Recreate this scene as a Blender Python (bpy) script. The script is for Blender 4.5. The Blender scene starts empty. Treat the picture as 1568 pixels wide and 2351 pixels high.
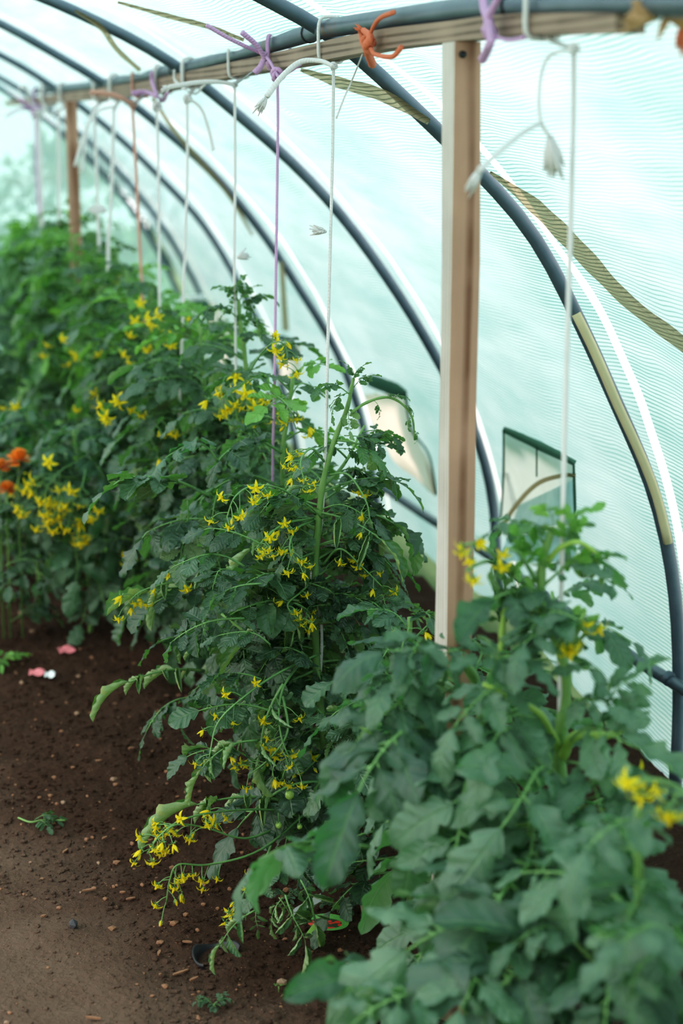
import bpy, math, random
import numpy as np
from mathutils import Vector, Matrix, noise
random.seed(7); RNG = np.random.default_rng(7)
C = bpy.context.scene.collection
PI = math.pi
# ------------------------------------------------------------------ camera
FPX = 4100.0; CH = 1.6; VX, VY = -374.0, 290.0
pitch = math.atan((1175.5-VY)/FPX); yaw = math.atan((784-VX)/(FPX/math.cos(pitch)))
FW = np.array([math.sin(yaw)*math.cos(pitch), math.cos(yaw)*math.cos(pitch), -math.sin(pitch)])
RT = np.array([math.cos(yaw), -math.sin(yaw), 0.0]); UP = np.cross(RT, FW)
CAM = np.array([0, 0, CH])
def ray(px, py): return FW*FPX + RT*(px-784) + UP*(1175.5-py)
def P(px, py, Y=None, X=None, Z=None):
    d = ray(px, py)
    s = Y/d[1] if Y is not None else (X/d[0] if X is not None else (Z-CH)/d[2])
    return CAM + d*s
def proj(p):
    q = np.array(p)-CAM; w = q@FW
    return 784+FPX*(q@RT)/w, 1175.5-FPX*(q@UP)/w
cd = bpy.data.cameras.new('camera'); cam = bpy.data.objects.new('camera', cd); C.objects.link(cam)
cam.location = CAM
cam.rotation_euler = Matrix((RT, UP, -FW)).transposed().to_euler()
cd.sensor_fit = 'VERTICAL'; cd.sensor_height = 36.0; cd.lens = FPX/2351*36
cd.dof.use_dof = True; cd.dof.focus_distance = 3.72; cd.dof.aperture_fstop = 2.5
bpy.context.scene.camera = cam

# ------------------------------------------------------------------ mesh helpers
class MB:
    def __init__(s): s.v=[]; s.f=[]; s.uv=[]; s.m=[]; s.n=0
    def add(s, v, f, uv=None, mi=0):
        v = np.asarray(v, float); s.v.append(v)
        for q in f: s.f.append(tuple(i+s.n for i in q)); s.m.append(mi)
        s.uv.append(np.asarray(uv, float) if uv is not None else np.zeros((len(v),2)))
        s.n += len(v); return s
    def tube(s, pts, r, k=6, mi=0, cap=True):
        pts = np.asarray(pts, float); n = len(pts)
        r = np.full(n, r) if np.isscalar(r) else np.asarray(r, float)
        T = np.gradient(pts, axis=0); T /= np.linalg.norm(T, axis=1)[:,None]+1e-12
        a = np.array([0,0,1.0]) if abs(T[0][2]) < .9 else np.array([1.0,0,0])
        N = np.cross(T[0], a); N /= np.linalg.norm(N); V=[]; U=[]; L=0
        for i in range(n):
            N = N-T[i]*(N@T[i]); N /= np.linalg.norm(N)+1e-12; B = np.cross(T[i], N)
            if i: L += np.linalg.norm(pts[i]-pts[i-1])
            for j in range(k):
                t = 2*PI*j/k; V.append(pts[i]+r[i]*(math.cos(t)*N+math.sin(t)*B)); U.append((j/k, L))
        F = [(i*k+j, i*k+(j+1)%k, (i+1)*k+(j+1)%k, (i+1)*k+j) for i in range(n-1) for j in range(k)]
        if cap: F += [tuple(range(k))[::-1], tuple((n-1)*k+j for j in range(k))]
        return s.add(V, F, U, mi)
    def box(s, lo, hi, mi=0):
        x0,y0,z0=lo; x1,y1,z1=hi
        v=[(x0,y0,z0),(x1,y0,z0),(x1,y1,z0),(x0,y1,z0),(x0,y0,z1),(x1,y0,z1),(x1,y1,z1),(x0,y1,z1)]
        return s.add(v,[(0,3,2,1),(4,5,6,7),(0,1,5,4),(1,2,6,5),(2,3,7,6),(3,0,4,7)],[(a[0],a[2]) for a in v],mi)
    def grid(s, V, nu, nv, UV=None, mi=0):
        F=[(i*nv+j,(i+1)*nv+j,(i+1)*nv+j+1,i*nv+j+1) for i in range(nu-1) for j in range(nv-1)]
        return s.add(V,F,UV,mi)
    def mesh(s, name, mats, smooth=True):
        me = bpy.data.meshes.new(name); V = np.concatenate(s.v)
        me.from_pydata(V.tolist(), [], s.f)
        ul = me.uv_layers.new(name='UV'); U = np.concatenate(s.uv)
        li = np.empty(len(me.loops), int); me.loops.foreach_get('vertex_index', li)
        ul.data.foreach_set('uv', U[li].ravel())
        for m in (mats if isinstance(mats,(list,tuple)) else [mats]): me.materials.append(m)
        me.polygons.foreach_set('material_index', s.m)
        me.polygons.foreach_set('use_smooth', [smooth]*len(me.polygons)); me.update()
        return me
    def build(s, name, mats, parent=None, smooth=True):
        return link(name, s.mesh(name, mats, smooth), parent)
def link(name, me, parent=None):
    o = bpy.data.objects.new(name, me); C.objects.link(o)
    if parent is not None:
        o.parent = parent
        if me is not None and parent.type == 'EMPTY': o.matrix_parent_inverse = Matrix.Translation(-parent.location)
    return o
def tag(o, label=None, cat=None, group=None, kind=None):
    for k, v in (('label',label),('category',cat),('group',group),('kind',kind)):
        if v: o[k] = v
    return o
def empty(name, loc, label, cat, group=None):
    o = bpy.data.objects.new(name, None); C.objects.link(o); o.location = Vector(tuple(loc))
    o.empty_display_size = .05
    return tag(o, label, cat, group)
def smooth(pts, n=6):
    """Catmull-Rom through the points"""
    p = [np.asarray(q, float) for q in pts]; p = [2*p[0]-p[1]]+p+[2*p[-1]-p[-2]]; out=[]
    for i in range(1, len(p)-2):
        for k in range(n):
            t=k/n; a,b,c,d=p[i-1],p[i],p[i+1],p[i+2]
            out.append(.5*((2*b)+(c-a)*t+(2*a-5*b+4*c-d)*t*t+(3*b-a-3*c+d)*t**3))
    out.append(p[-2]); return np.array(out)

# ------------------------------------------------------------------ materials
class NT:
    def __init__(s, name):
        s.m = bpy.data.materials.new(name); s.m.use_nodes = True; s.t = s.m.node_tree; s.t.nodes.clear()
        s.out = s.t.nodes.new('ShaderNodeOutputMaterial')
    def n(s, ty, _in=None, **kw):
        nd = s.t.nodes.new('ShaderNode'+ty)
        for k, v in kw.items(): setattr(nd, k, v)
        for k, v in (_in or {}).items(): s.set(nd.inputs[k], v)
        return nd
    def set(s, sock, v):
        if isinstance(v, bpy.types.NodeSocket): s.t.links.new(v, sock)
        elif isinstance(v, bpy.types.Node): s.t.links.new(v.outputs[0], sock)
        else:
            if isinstance(v, (tuple,list)) and len(v)==3 and sock.type=='RGBA': v=(*v,1)
            sock.default_value = v
    def math(s, op, a, b=0.0, c=None, clamp=False):
        nd = s.n('Math', operation=op, use_clamp=clamp); s.set(nd.inputs[0], a); s.set(nd.inputs[1], b)
        if c is not None: s.set(nd.inputs[2], c)
        return nd.outputs[0]
    def mix(s, f, a, b):
        nd = s.n('Mix', data_type='RGBA'); s.set(nd.inputs[0], f); s.set(nd.inputs[6], a); s.set(nd.inputs[7], b)
        return nd.outputs[2]
    def noise(s, vec, scale, detail=3, rough=.5, dist=0.):
        nd = s.n('TexNoise', {'Scale':scale,'Detail':detail,'Roughness':rough,'Distortion':dist})
        if vec is not None: s.set(nd.inputs['Vector'], vec)
        return nd
    def ramp(s, f, stops):
        nd = s.n('ValToRGB', {0: f}); e = nd.color_ramp.elements
        while len(e) < len(stops): e.new(.5)
        for q, (p, c) in zip(e, stops): q.position = p; q.color = (*c,1) if len(c)==3 else c
        return nd.outputs[0]
    def bump(s, h, strength, dist): return s.n('Bump', {'Height':h,'Strength':strength,'Distance':dist}).outputs[0]
    def done(s, sh): s.set(s.out.inputs['Surface'], sh); return s.m
def srgb(r,g,b):
    f=lambda c:(c/255/12.92 if c/255<=.04045 else ((c/255+.055)/1.055)**2.4)
    return (f(r),f(g),f(b))
def plain(name, col, rough=.6, var=.25, scale=40, metallic=0, bump=0., trans=0.):
    t = NT(name); co = t.n('TexCoord').outputs['Object']
    nz = t.noise(co, scale, 4)
    c = t.mix(nz.outputs[0], tuple(x*(1-var) for x in col), tuple(min(1,x*(1+var)) for x in col))
    ins = {'Base Color':c,'Roughness':rough,'Metallic':metallic}
    if bump: ins['Normal'] = t.bump(nz.outputs[0], bump, .003)
    b = t.n('BsdfPrincipled', ins)
    if trans:
        tr = t.n('BsdfTranslucent', {'Color':c})
        return t.done(t.n('MixShader', {0:trans,1:b.outputs[0],2:tr.outputs[0]}).outputs[0])
    return t.done(b.outputs[0])

def leaf_mat(name, top, top2, under, vein, trans_col, rough=.38, spot=0.):
    t = NT(name)
    uv = t.n('SeparateXYZ', {0: t.n('UVMap', uv_map='UV').outputs[0]})
    u, v = uv.outputs[0], uv.outputs[1]      # v in -1..1 stored as is
    av = t.math('ABSOLUTE', v)
    mid = t.math('SUBTRACT', 1.0, t.math('MULTIPLY', av, 11.0), clamp=True)
    ph = t.math('FRACT', t.math('SUBTRACT', t.math('MULTIPLY', u, 6.5), t.math('MULTIPLY', av, 1.1)))
    lat = t.math('SUBTRACT', 1.0, t.math('MULTIPLY', t.math('ABSOLUTE', t.math('SUBTRACT', ph, .5)), 11.0), clamp=True)
    lat = t.math('MULTIPLY', lat, t.math('SUBTRACT', 1.0, av))
    vn = t.math('MAXIMUM', mid, t.math('MULTIPLY', lat, .55))
    oi = t.n('ObjectInfo').outputs['Random']
    co = t.n('TexCoord').outputs['Object']
    nz = t.noise(co, 6, 3).outputs[0]
    f = t.math('MULTIPLY_ADD', oi, .7, t.math('MULTIPLY_ADD', nz, .8, -.3), clamp=True)
    base = t.mix(f, top, top2)
    base = t.mix(t.math('MULTIPLY', vn, .55), base, vein)
    fine = t.noise(co, 120, 2).outputs[0]
    bl = t.math('MULTIPLY', t.math('SUBTRACT', 1.0, t.math('MULTIPLY', t.math('ABSOLUTE', t.math('SUBTRACT', ph, .5)), 2.0)), .5)
    un = t.mix(t.math('MULTIPLY', vn, .7), under, tuple(min(1,c*1.5) for c in under))
    if spot:
        sp = t.math('GREATER_THAN', t.noise(co, 9, 3).outputs[0], .62)
        un = t.mix(t.math('MULTIPLY', sp, spot), un, srgb(190,180,90)); base = t.mix(t.math('MULTIPLY', sp, spot*.6), base, srgb(160,160,70))
    col = t.mix(t.n('NewGeometry').outputs['Backfacing'], base, un)
    h = t.math('ADD', t.math('MULTIPLY', bl, 1.0), t.math('ADD', t.math('MULTIPLY', mid, -1.0), t.math('MULTIPLY', fine, .35)))
    nrm = t.bump(h, .55, .004)
    b = t.n('BsdfPrincipled', {'Base Color':col,'Roughness':rough,'Specular IOR Level':.75,'Normal':nrm})
    tr = t.n('BsdfTranslucent', {'Color':trans_col,'Normal':nrm})
    return t.done(t.n('MixShader', {0:.22,1:b.outputs[0],2:tr.outputs[0]}).outputs[0])
M = {}
M['leaf'] = leaf_mat('tomato leaf', srgb(42,68,54), srgb(86,114,86), srgb(140,158,122), srgb(120,150,112), srgb(110,190,70))
M['leaf_near'] = leaf_mat('broad tomato leaf', srgb(42,70,58), srgb(108,140,112), srgb(140,170,132), srgb(122,160,112), srgb(100,190,90), rough=.5)
M['leaf_young'] = leaf_mat('young tomato leaf', srgb(80,140,60), srgb(120,170,80), srgb(140,185,100), srgb(140,190,100), srgb(150,220,80))
M['leaf_mid'] = leaf_mat('mid green tomato leaf', srgb(56,96,58), srgb(98,138,84), srgb(136,164,112), srgb(130,166,110), srgb(130,200,80))
M['leaf_old'] = leaf_mat('curled old leaf', srgb(58,96,66), srgb(90,130,84), srgb(152,176,128), srgb(130,170,110), srgb(140,190,80), spot=.35)
M['stem'] = plain('green stem', srgb(122,160,92), .5, .2, 30, trans=.1)
M['stem_young'] = plain('young stem', srgb(158,192,96), .5, .15, 30, trans=.1)
M['rachis'] = plain('leaf stalk', srgb(116,158,98), .5, .2, 30, trans=.1)
M['petal'] = plain('yellow petal', (1,.78,.03), .6, .1, 60, trans=.45)
M['petal_pale'] = plain('pale petal', srgb(244,210,110), .6, .12, 60, trans=.3)
M['marigold'] = plain('orange petal', srgb(250,148,60), .6, .2, 60, trans=.2)
M['fruit'] = plain('green tomato skin', srgb(150,185,95), .3, .15, 20)
M['steel'] = None
def steel():
    t = NT('galvanised steel'); co = t.n('TexCoord').outputs['Object']
    a = t.noise(co, 9, 6, .6).outputs[0]; r = t.noise(co, 3.2, 5, .65).outputs[0]
    c = t.mix(a, srgb(58,74,86), srgb(108,124,136))
    rust = t.ramp(r, [(.66,(0,0,0)),(.74,(1,1,1))])
    c = t.mix(rust, c, srgb(110,72,58))
    b = t.n('BsdfPrincipled', {'Base Color':c,'Roughness':.42,'Metallic':t.math('MULTIPLY_ADD', rust, -.35, .35),'Normal':t.bump(a,.2,.002)})
    return t.done(b.outputs[0])
M['steel'] = steel()
def wood(name, dark, light, axis, scale=1.0, grain_dark=.55):
    t = NT(name); co = t.n('TexCoord').outputs['Object']
    sc = [22,22,22]; sc[axis] = 1.6
    mp = t.n('Mapping', {'Vector':co}); mp.inputs['Scale'].default_value = tuple(x*scale for x in sc)
    w = t.n('TexWave', {'Vector':mp.outputs[0],'Scale':1.1,'Distortion':5.0,'Detail':2.0,'Detail Scale':.6})
    w.wave_type = 'RINGS'; w.rings_direction = 'XYZ'[axis]
    nz = t.noise(mp.outputs[0], 6, 6, .7).outputs[0]; big = t.noise(co, 4, 4).outputs[0]
    c = t.mix(t.ramp(w.outputs['Fac'],[(.0,(0,0,0)),(.55,(1,1,1))]), tuple(a*.9+b*.1 for a,b in zip(dark,light)), light)
    c = t.mix(t.math('MULTIPLY', nz, .35), c, dark)
    c = t.mix(t.ramp(big, [(.45,(0,0,0)),(.7,(.6,.6,.6))]), c, tuple(x*1.25 for x in light))
    b = t.n('BsdfPrincipled', {'Base Color':c,'Roughness':.75,'Normal':t.bump(nz,.3,.002)})
    return t.done(b.outputs[0])
M['wood_post'] = wood('pine post', srgb(112,72,54), srgb(184,146,124), 2)
M['wood_lit'] = wood('lit post face', srgb(150,132,122), srgb(204,196,190), 2)  # lighter copy of the post wood, paints in the light on its left face
M['wood_beam'] = wood('weathered batten', srgb(84,66,54), srgb(158,136,120), 1)
def cord(name, col):
    t = NT(name); uv = t.n('SeparateXYZ', {0:t.n('UVMap', uv_map='UV').outputs[0]})
    s = t.math('SINE', t.math('ADD', t.math('MULTIPLY', uv.outputs[1], 900.), t.math('MULTIPLY', uv.outputs[0], 12.566)))
    c = t.mix(t.math('MULTIPLY_ADD', s, .25, .5), tuple(x*.8 for x in col), col)
    b = t.n('BsdfPrincipled', {'Base Color':c,'Roughness':.8,'Normal':t.bump(s,.5,.001)})
    tr = t.n('BsdfTranslucent', {'Color':col})
    return t.done(t.n('MixShader', {0:.25,1:b.outputs[0],2:tr.outputs[0]}).outputs[0])
M['white_cord'] = cord('white cord', srgb(250,247,247)); M['lilac_cord'] = cord('lilac cord', srgb(232,190,232))
M['salmon_cord'] = cord('salmon cord', srgb(236,184,168)); M['orange_cord'] = cord('orange cord', srgb(246,146,112))
M['tan_cord'] = cord('tan fibre', srgb(214,176,132)); M['grey_wire'] = plain('grey wire', srgb(150,160,168), .5, .1)
def cover_mat(name, transp, tint, thread, tscale=1.0, sheer=(.10,.55), film=None, halos=False):
    t = NT(name); uvn = t.n('UVMap', uv_map='UV').outputs[0]
    wob = t.noise(uvn, 2.2, 2).outputs[0]; fine = t.noise(uvn, 9, 2).outputs[0]
    uv = t.n('SeparateXYZ', {0:uvn})
    u = t.math('MULTIPLY_ADD', wob, .06, uv.outputs[0]); v = t.math('MULTIPLY_ADD', fine, .010, t.math('MULTIPLY_ADD', wob, .07, uv.outputs[1]))
    def line(x, sp, wd):
        f = t.math('ABSOLUTE', t.math('SUBTRACT', t.math('FRACT', t.math('DIVIDE', x, sp)), .5))
        return t.math('MULTIPLY_ADD', f, -1.0/wd, 1.0, clamp=True)
    lu = line(u, .0098*tscale, .17); lv = line(v, .0105*tscale, .28)
    net = t.math('MAXIMUM', t.math('MULTIPLY', lu, .55), lv)
    vis = t.ramp(t.noise(uvn, .9, 3, .6).outputs[0], [(.36,(sheer[0],)*3),(.62,(sheer[1],)*3)])
    net = t.math('MULTIPLY', net, vis)
    fold = t.noise(t.n('Mapping', {'Vector':uvn,'Scale':(1.0,5.0,1.0)}).outputs[0], 2.0, 5, .6).outputs[0]
    film = film or tint
    c = t.mix(t.ramp(fold, [(.3,(0,0,0)),(.7,(1,1,1))]), film, tint)
    c = t.mix(net, c, thread)
    seam = 0.0
    if halos:
        fr = t.math('FRACT', t.math('DIVIDE', t.math('SUBTRACT', uv.outputs[0], .56-.042), 1.6))
        seam = t.math('LESS_THAN', fr, .056/1.6); c = t.mix(seam, c, (1,1,1))
    tr = t.n('BsdfTranslucent', {'Color':c}); df = t.n('BsdfDiffuse', {'Color':c})
    sh = t.n('MixShader', {0:t.math('MULTIPLY', t.math('SUBTRACT', 1.0, seam), .22),1:tr.outputs[0],2:df.outputs[0]})
    tp = t.n('BsdfTransparent', {'Color':tint})
    tf = t.math('MULTIPLY', t.math('SUBTRACT', 1.0, net), transp)
    if halos:   # bright edge beside every hoop put in as white unnetted film, sheerer cover towards the far end
        zz = t.n('SeparateXYZ', {0:t.n('TexCoord').outputs['Object']}).outputs[2]
        hi = t.math('MULTIPLY', t.math('SUBTRACT', zz, 1.55), 5.0, clamp=True)
        tf = t.math('MAXIMUM', tf, t.math('MULTIPLY', t.math('MULTIPLY', seam, hi), .8))
        farf = t.math('MULTIPLY', t.math('SUBTRACT', uv.outputs[0], 8.4), .4, clamp=True)
        tf = t.math('MAXIMUM', tf, t.math('MULTIPLY', farf, .5))
    return t.done(t.n('MixShader', {0:tf,1:sh.outputs[0],2:tp.outputs[0]}).outputs[0])
M['cover'] = cover_mat('green netted polythene', .05, srgb(180,210,212), srgb(26,138,120), film=srgb(210,229,231), sheer=(.34,1.0), halos=True)
M['cover_end'] = cover_mat('end netting', .45, srgb(190,235,228), srgb(90,180,150), film=srgb(205,240,232))
M['cover_clear'] = cover_mat('clear fill-light film', .72, srgb(250,250,248), srgb(170,215,200), film=srgb(250,250,250), sheer=(.05,.25))  # clear film added on the unseen left wall to brighten the interior
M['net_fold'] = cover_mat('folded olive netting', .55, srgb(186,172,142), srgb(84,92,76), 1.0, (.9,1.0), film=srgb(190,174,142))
M['hem'] = plain('dark green hem', srgb(70,110,92), .8, .25, 90, trans=.3)
M['flap'] = plain('beige window film', srgb(240,226,210), .7, .08, 5, trans=.8)
M['flap_grey'] = plain('cloudy window film', srgb(196,208,198), .7, .15, 9, trans=.7)
M['foam'] = plain('white strip', (.93,.95,.95), .8, .03, 10, trans=.55)
M['cream'] = plain('cream tape', srgb(226,220,180), .8, .1, 10, trans=.35)
M['white'] = plain('white plastic', (.86,.88,.9), .5, .06, 20); M['blue'] = plain('blue plastic', srgb(30,150,200), .5, .1, 30)
M['pink'] = plain('pink litter', srgb(222,130,138), .7, .25, 60); M['black'] = plain('black plastic', srgb(38,38,42), .55, .3, 40)
M['stone'] = plain('tan stone', srgb(150,122,102), .9, .35, 60, bump=.6); M['stone_dark'] = plain('dark stone', srgb(62,60,64), .8, .3, 60, bump=.6)
M['chip'] = plain('wood chip', srgb(136,98,74), .85, .35, 80); M['cane'] = plain('bamboo cane', srgb(186,166,140), .6, .15, 30)

# ------------------------------------------------------------------ tunnel geometry
HS = [(.56,-.04,.15,2.0),(2.16,-.04,.17,1.945),(3.76,-.046,.162,1.937),(5.36,-.255,-.193,2.316),(6.96,-.366,-.313,2.477),(8.56,-.395,-.367,2.552),(10.16,-.40,-.385,2.58),(11.1,-.40,-.39,2.59)]
HS = [(-1.04,-.04,.15,1.92)]+HS
_Y,_cx,_cz,_R = (np.array(q) for q in zip(*HS))
def sect(Y): return np.interp(Y,_Y,_cx), np.interp(Y,_Y,_cz), np.interp(Y,_Y,_R)
def arc(Y, t, dr=0.0):
    cx,cz,R = sect(Y); a0 = math.asin(-cz/R); th = a0+(PI-2*a0)*t
    sag = 0.0
    k = np.searchsorted(_Y, Y)-1
    if 0 <= k < len(_Y)-1: sag = .035*math.sin(PI*(Y-_Y[k])/(_Y[k+1]-_Y[k]))
    r = R+dr-sag
    return cx+r*math.cos(th), Y, max(cz+r*math.sin(th), -.03)
def on_cover(px, py, inset=.0):
    d = ray(px, py)/FPX
    def g(s):
        p = CAM+d*s; cx,cz,R = sect(p[1]); return math.hypot(p[0]-cx,p[2]-cz)-(R+.02-inset)
    s = .5
    while g(s) < 0 and s < 20: s += .05
    a,b = s-.05,s
    for _ in range(20):
        m=(a+b)/2
        if g(m)<0: a=m
        else: b=m
    return CAM+d*a
TR = {2:[(612,0),(730,54),(844,143),(921,224),(1008,301),(1115,413),(1191,490),(1253,577),(1300,680),(1412,923),(1465,1034),(1504,1130),(1527,1225),(1546,1321),(1557,1436),(1559,1551)],
3:[(255,66),(332,102),(393,143),(474,199),(541,260),(638,342),(755,459),(863,600),(928,696),(986,791),(1005,830),(1096,996),(1121,1091),(1136,1168),(1140,1313)],
4:[(0,51),(112,117),(219,178),(316,245),(367,291),(459,367),(510,418),(576,500),(633,576),(687,665),(741,745),(787,833),(825,944),(848,1040),(861,1136),(880,1290)],
5:[(0,125),(61,158),(110,191),(372,413),(434,474),(480,531),(515,592),(584,722),(611,780)]}
def hoop_pts(i, dr=0.0, dy=0.0, n=90):
    Y,cx,cz,R = HS[i]; rs=None; a0=math.asin(-cz/R)
    if i-1 in TR:
        q=[P(*p,Y=Y) for p in TR[i-1]]; an=[math.atan2(p[2]-cz,p[0]-cx) for p in q]; re=[math.hypot(p[2]-cz,p[0]-cx)-R for p in q]
        z=sorted(zip(an,re)); rs=([z[0][0]-.3]+[a for a,_ in z]+[z[-1][0]+.3],[0]+[b for _,b in z]+[0])
    out=[]
    for k in range(n):
        th=a0+(PI-2*a0)*k/(n-1); r=R+dr+(np.interp(th,*rs) if rs else 0)
        out.append((cx+r*math.cos(th),Y+dy,cz+r*math.sin(th)))
    a=np.array(out)
    if rs:
        for _ in range(2): a[1:-1]=(a[:-2]+2*a[1:-1]+a[2:])/4
    return a
hl = {2:'steel tunnel hoop just inside the top right corner of the photo', 3:'nearest full steel hoop, curving down right of the wooden post with cream tape',
 4:'steel tunnel hoop passing behind the near wooden post, second in line', 5:'third steel tunnel hoop, meeting the pipe left of the lilac knot', 6:'fourth steel tunnel hoop, blurred at the upper left',
 7:'fifth steel tunnel hoop, faint at the far left', 8:'end hoop framing the far netted wall'}
for i in range(len(HS)):
    Y=HS[i][0]; t = empty('tunnel_hoop', (HS[i][1],Y,0), hl.get(i,'steel tunnel hoop beside and behind the viewpoint'), 'hoop', 'steel hoops carrying the tunnel cover')
    MB().tube(hoop_pts(i), .0165, 12).build('steel_tube', M['steel'], t)
    if i==3:
        h=hoop_pts(i, -.004, -.016, 160); cut=[p for p in h if p[0]>0 and .62<p[2]<1.2]
        MB().tube(cut, .011, 6).build('tape_strip', M['cream'], t)
        cut=[p for p in h if p[0]>0 and .56<p[2]<.68]
        MB().tube(np.array(cut)+(.002,.012,0), .012, 6).build('foam_patch', M['white'], t)
HOLES=[[(1163,1004),(1314,1076),(1314,1200),(1156,1190)],[(855,905),(925,915),(942,990),(962,1035),(992,1120),(950,1085),(905,1045),(865,965)],[(478,698),(498,706),(540,798),(503,840)],[(660,806),(686,800),(684,846),(648,872)]]
def inside(p, poly):
    if p[1]<2: return False
    x,y=proj(p); c=False
    for i in range(len(poly)):
        (x1,y1),(x2,y2)=poly[i],poly[i-1]
        if (y1>y)!=(y2>y) and x<(x2-x1)*(y-y1)/(y2-y1)+x1: c=not c
    return c
def cover(name, t0, t1, mat, Y0=-1.04, Y1=11.1):
    ys=np.linspace(Y0,Y1,460 if name=='wall_right' else 170); ts=np.linspace(t0,t1,84 if name=='wall_right' else 34); V=[];U=[]
    for y in ys:
        for t in ts:
            p=np.array(arc(y,t,.036)); w=.012*noise.noise(Vector((y*1.6,t*14,2)))+.006*noise.noise(Vector((y*5,t*40,7)))
            V.append(p+np.array([math.cos(PI*t),0,math.sin(PI*t)])*w); U.append((y, t*6.6))
    mb=MB().grid(V,len(ys),len(ts),U)
    if name=='wall_right':
        f2=[f for f in mb.f if not any(inside((V[f[0]]+V[f[2]])/2,h) for h in HOLES)]; mb.f=f2; mb.m=mb.m[:len(f2)]
    o=mb.build(name,mat); o['kind']='structure'; return o
cover('wall_right',0,.36,M['cover']); cover('ceiling',.36,.64,M['cover']); cover('wall_left',.64,1,M['cover_clear'])
# end wall with doorway
V=[];U=[];ts=np.linspace(0,1,40)
for r in np.linspace(0,1,14):
    for t in ts:
        x,y,z=arc(11.1,t,.02); V.append((x*r+(-.4)*(1-r),11.12+.02*math.sin(x*4+z*3),max(z*r,0))); U.append((V[-1][0],V[-1][2]))
o=MB().grid(V,14,40,U).build('wall_back',M['cover_end']); o['kind']='structure'

# ribbons lying on the cover
def ribbon(name, px, width, mat, inset=.05, n=10, parent=None, amp=.06):
    c=smooth([np.array([*p,0]) for p in px], n)[:,:2]; T=np.gradient(c,axis=0); T/=np.linalg.norm(T,axis=1)[:,None]; N=np.c_[-T[:,1],T[:,0]]
    V=[];U=[]; m=5
    for i,(a,b) in enumerate(zip(c,N)):
        s=i/(len(c)-1); w=(width if np.isscalar(width) else np.interp(s,np.linspace(0,1,len(width)),width))*(1+amp*math.sin(i*.9))
        for j in range(m):
            q=a+b*w*(j/(m-1)-.5); V.append(on_cover(q[0],q[1],inset+.01*math.sin(PI*j/(m-1)))); U.append((V[-1][1],V[-1][2]*1.2))
    return MB().grid(V,len(c),m,U).build(name,mat,parent)
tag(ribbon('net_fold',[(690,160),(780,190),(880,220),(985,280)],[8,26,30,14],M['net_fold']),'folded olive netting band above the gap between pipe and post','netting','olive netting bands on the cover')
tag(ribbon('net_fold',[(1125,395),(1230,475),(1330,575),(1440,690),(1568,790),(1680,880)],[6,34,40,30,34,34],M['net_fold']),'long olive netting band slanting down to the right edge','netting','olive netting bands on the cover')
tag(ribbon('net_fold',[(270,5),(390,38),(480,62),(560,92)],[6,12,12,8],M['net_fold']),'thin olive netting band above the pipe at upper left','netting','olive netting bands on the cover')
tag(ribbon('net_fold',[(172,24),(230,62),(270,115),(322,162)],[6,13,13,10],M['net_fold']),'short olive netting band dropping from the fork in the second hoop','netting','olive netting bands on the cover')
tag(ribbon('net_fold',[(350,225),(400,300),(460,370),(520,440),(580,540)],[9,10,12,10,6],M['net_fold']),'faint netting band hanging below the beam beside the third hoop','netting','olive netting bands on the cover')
# windows in the cover
def quad(name, c, mat, parent, inset, n=8, ripple=0.0):
    (a,b,cc,d)=[np.array(q,float) for q in c]; V=[];U=[]
    for i in range(n+1):
        for j in range(n+1):
            s,t=i/n,j/n; q=(a*(1-t)+b*t)*(1-s)+(d*(1-t)+cc*t)*s
            V.append(on_cover(q[0],q[1],inset+ripple*math.sin(t*9+s*4))); U.append((s,t))
    return MB().grid(V,n+1,n+1,U).build(name,mat,parent)
w=bpy.data.objects.new('window_1',None); C.objects.link(w); w['kind']='structure'
quad('window_film',[(1157,990),(1318,1068),(1318,1250),(1150,1225)],M['flap_grey'],w,.045,8,.004)
ribbon('top_hem',[(1155,985),(1235,1022),(1321,1064)],[14,22,14],M['hem'],.06,6,w)
ribbon('side_hem',[(1156,985),(1156,1080),(1150,1190)],[5,6,5],M['hem'],.06,6,w,0)
ribbon('side_hem',[(1232,1025),(1232,1095)],4,M['hem'],.06,6,w,0)
ribbon('side_hem',[(1317,1066),(1319,1130),(1322,1230)],[6,8,6],M['hem'],.06,6,w,0)
ribbon('net_hem',[(1140,1230),(1185,1160),(1235,1110),(1290,1092),(1322,1092)],[10,11,11,10,9],M['net_fold'],.065,8,w,0)
quad('net_panel',[(1190,1160),(1322,1098),(1322,1290),(1145,1290)],M['cover'],w,.055,8,.004)
quad('film_edge',[(1158,1085),(1168,1085),(1186,1150),(1176,1165)],M['foam'],w,.058,3)
w=bpy.data.objects.new('window_2',None); C.objects.link(w); w['kind']='structure'
V=[];U=[]
L=[(838,905),(850,960),(880,1010),(905,1060),(950,1095),(994,1136)]; Rr=[(925,905),(938,950),(942,985),(965,1025),(985,1060),(1001,1140)]
for i,(a,b) in enumerate(zip(smooth([(*p,0) for p in L],4),smooth([(*p,0) for p in Rr],4))):
    for j in range(6):
        q=a*(1-j/5)+b*(j/5); V.append(on_cover(q[0],q[1],.06+.015*math.sin(j*1.2+i*.2))); U.append((i*.05,j*.1))
MB().grid(V,len(V)//6,6,U).build('window_film',M['flap'],w)
ribbon('top_hem',[(846,872),(895,890),(932,905)],[26,34,18],M['hem'],.07,6,w)
ribbon('side_hem',[(930,900),(945,985),(985,1045),(1002,1136)],[8,5,5,6],M['hem'],.07,6,w,0)
w=bpy.data.objects.new('window_3',None); C.objects.link(w); w['kind']='structure'
quad('window_film',[(470,690),(500,700),(545,800),(500,850)],M['flap'],w,.06,5)
quad('window_film',[(640,600),(652,600),(664,760),(648,760)],M['net_fold'],w,.06,3)
quad('window_film',[(655,800),(690,790),(690,850),(640,880)],M['flap'],w,.06,4)
ribbon('top_hem',[(615,782),(650,776),(682,800)],[10,14,10],M['hem'],.07,6,w)
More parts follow.
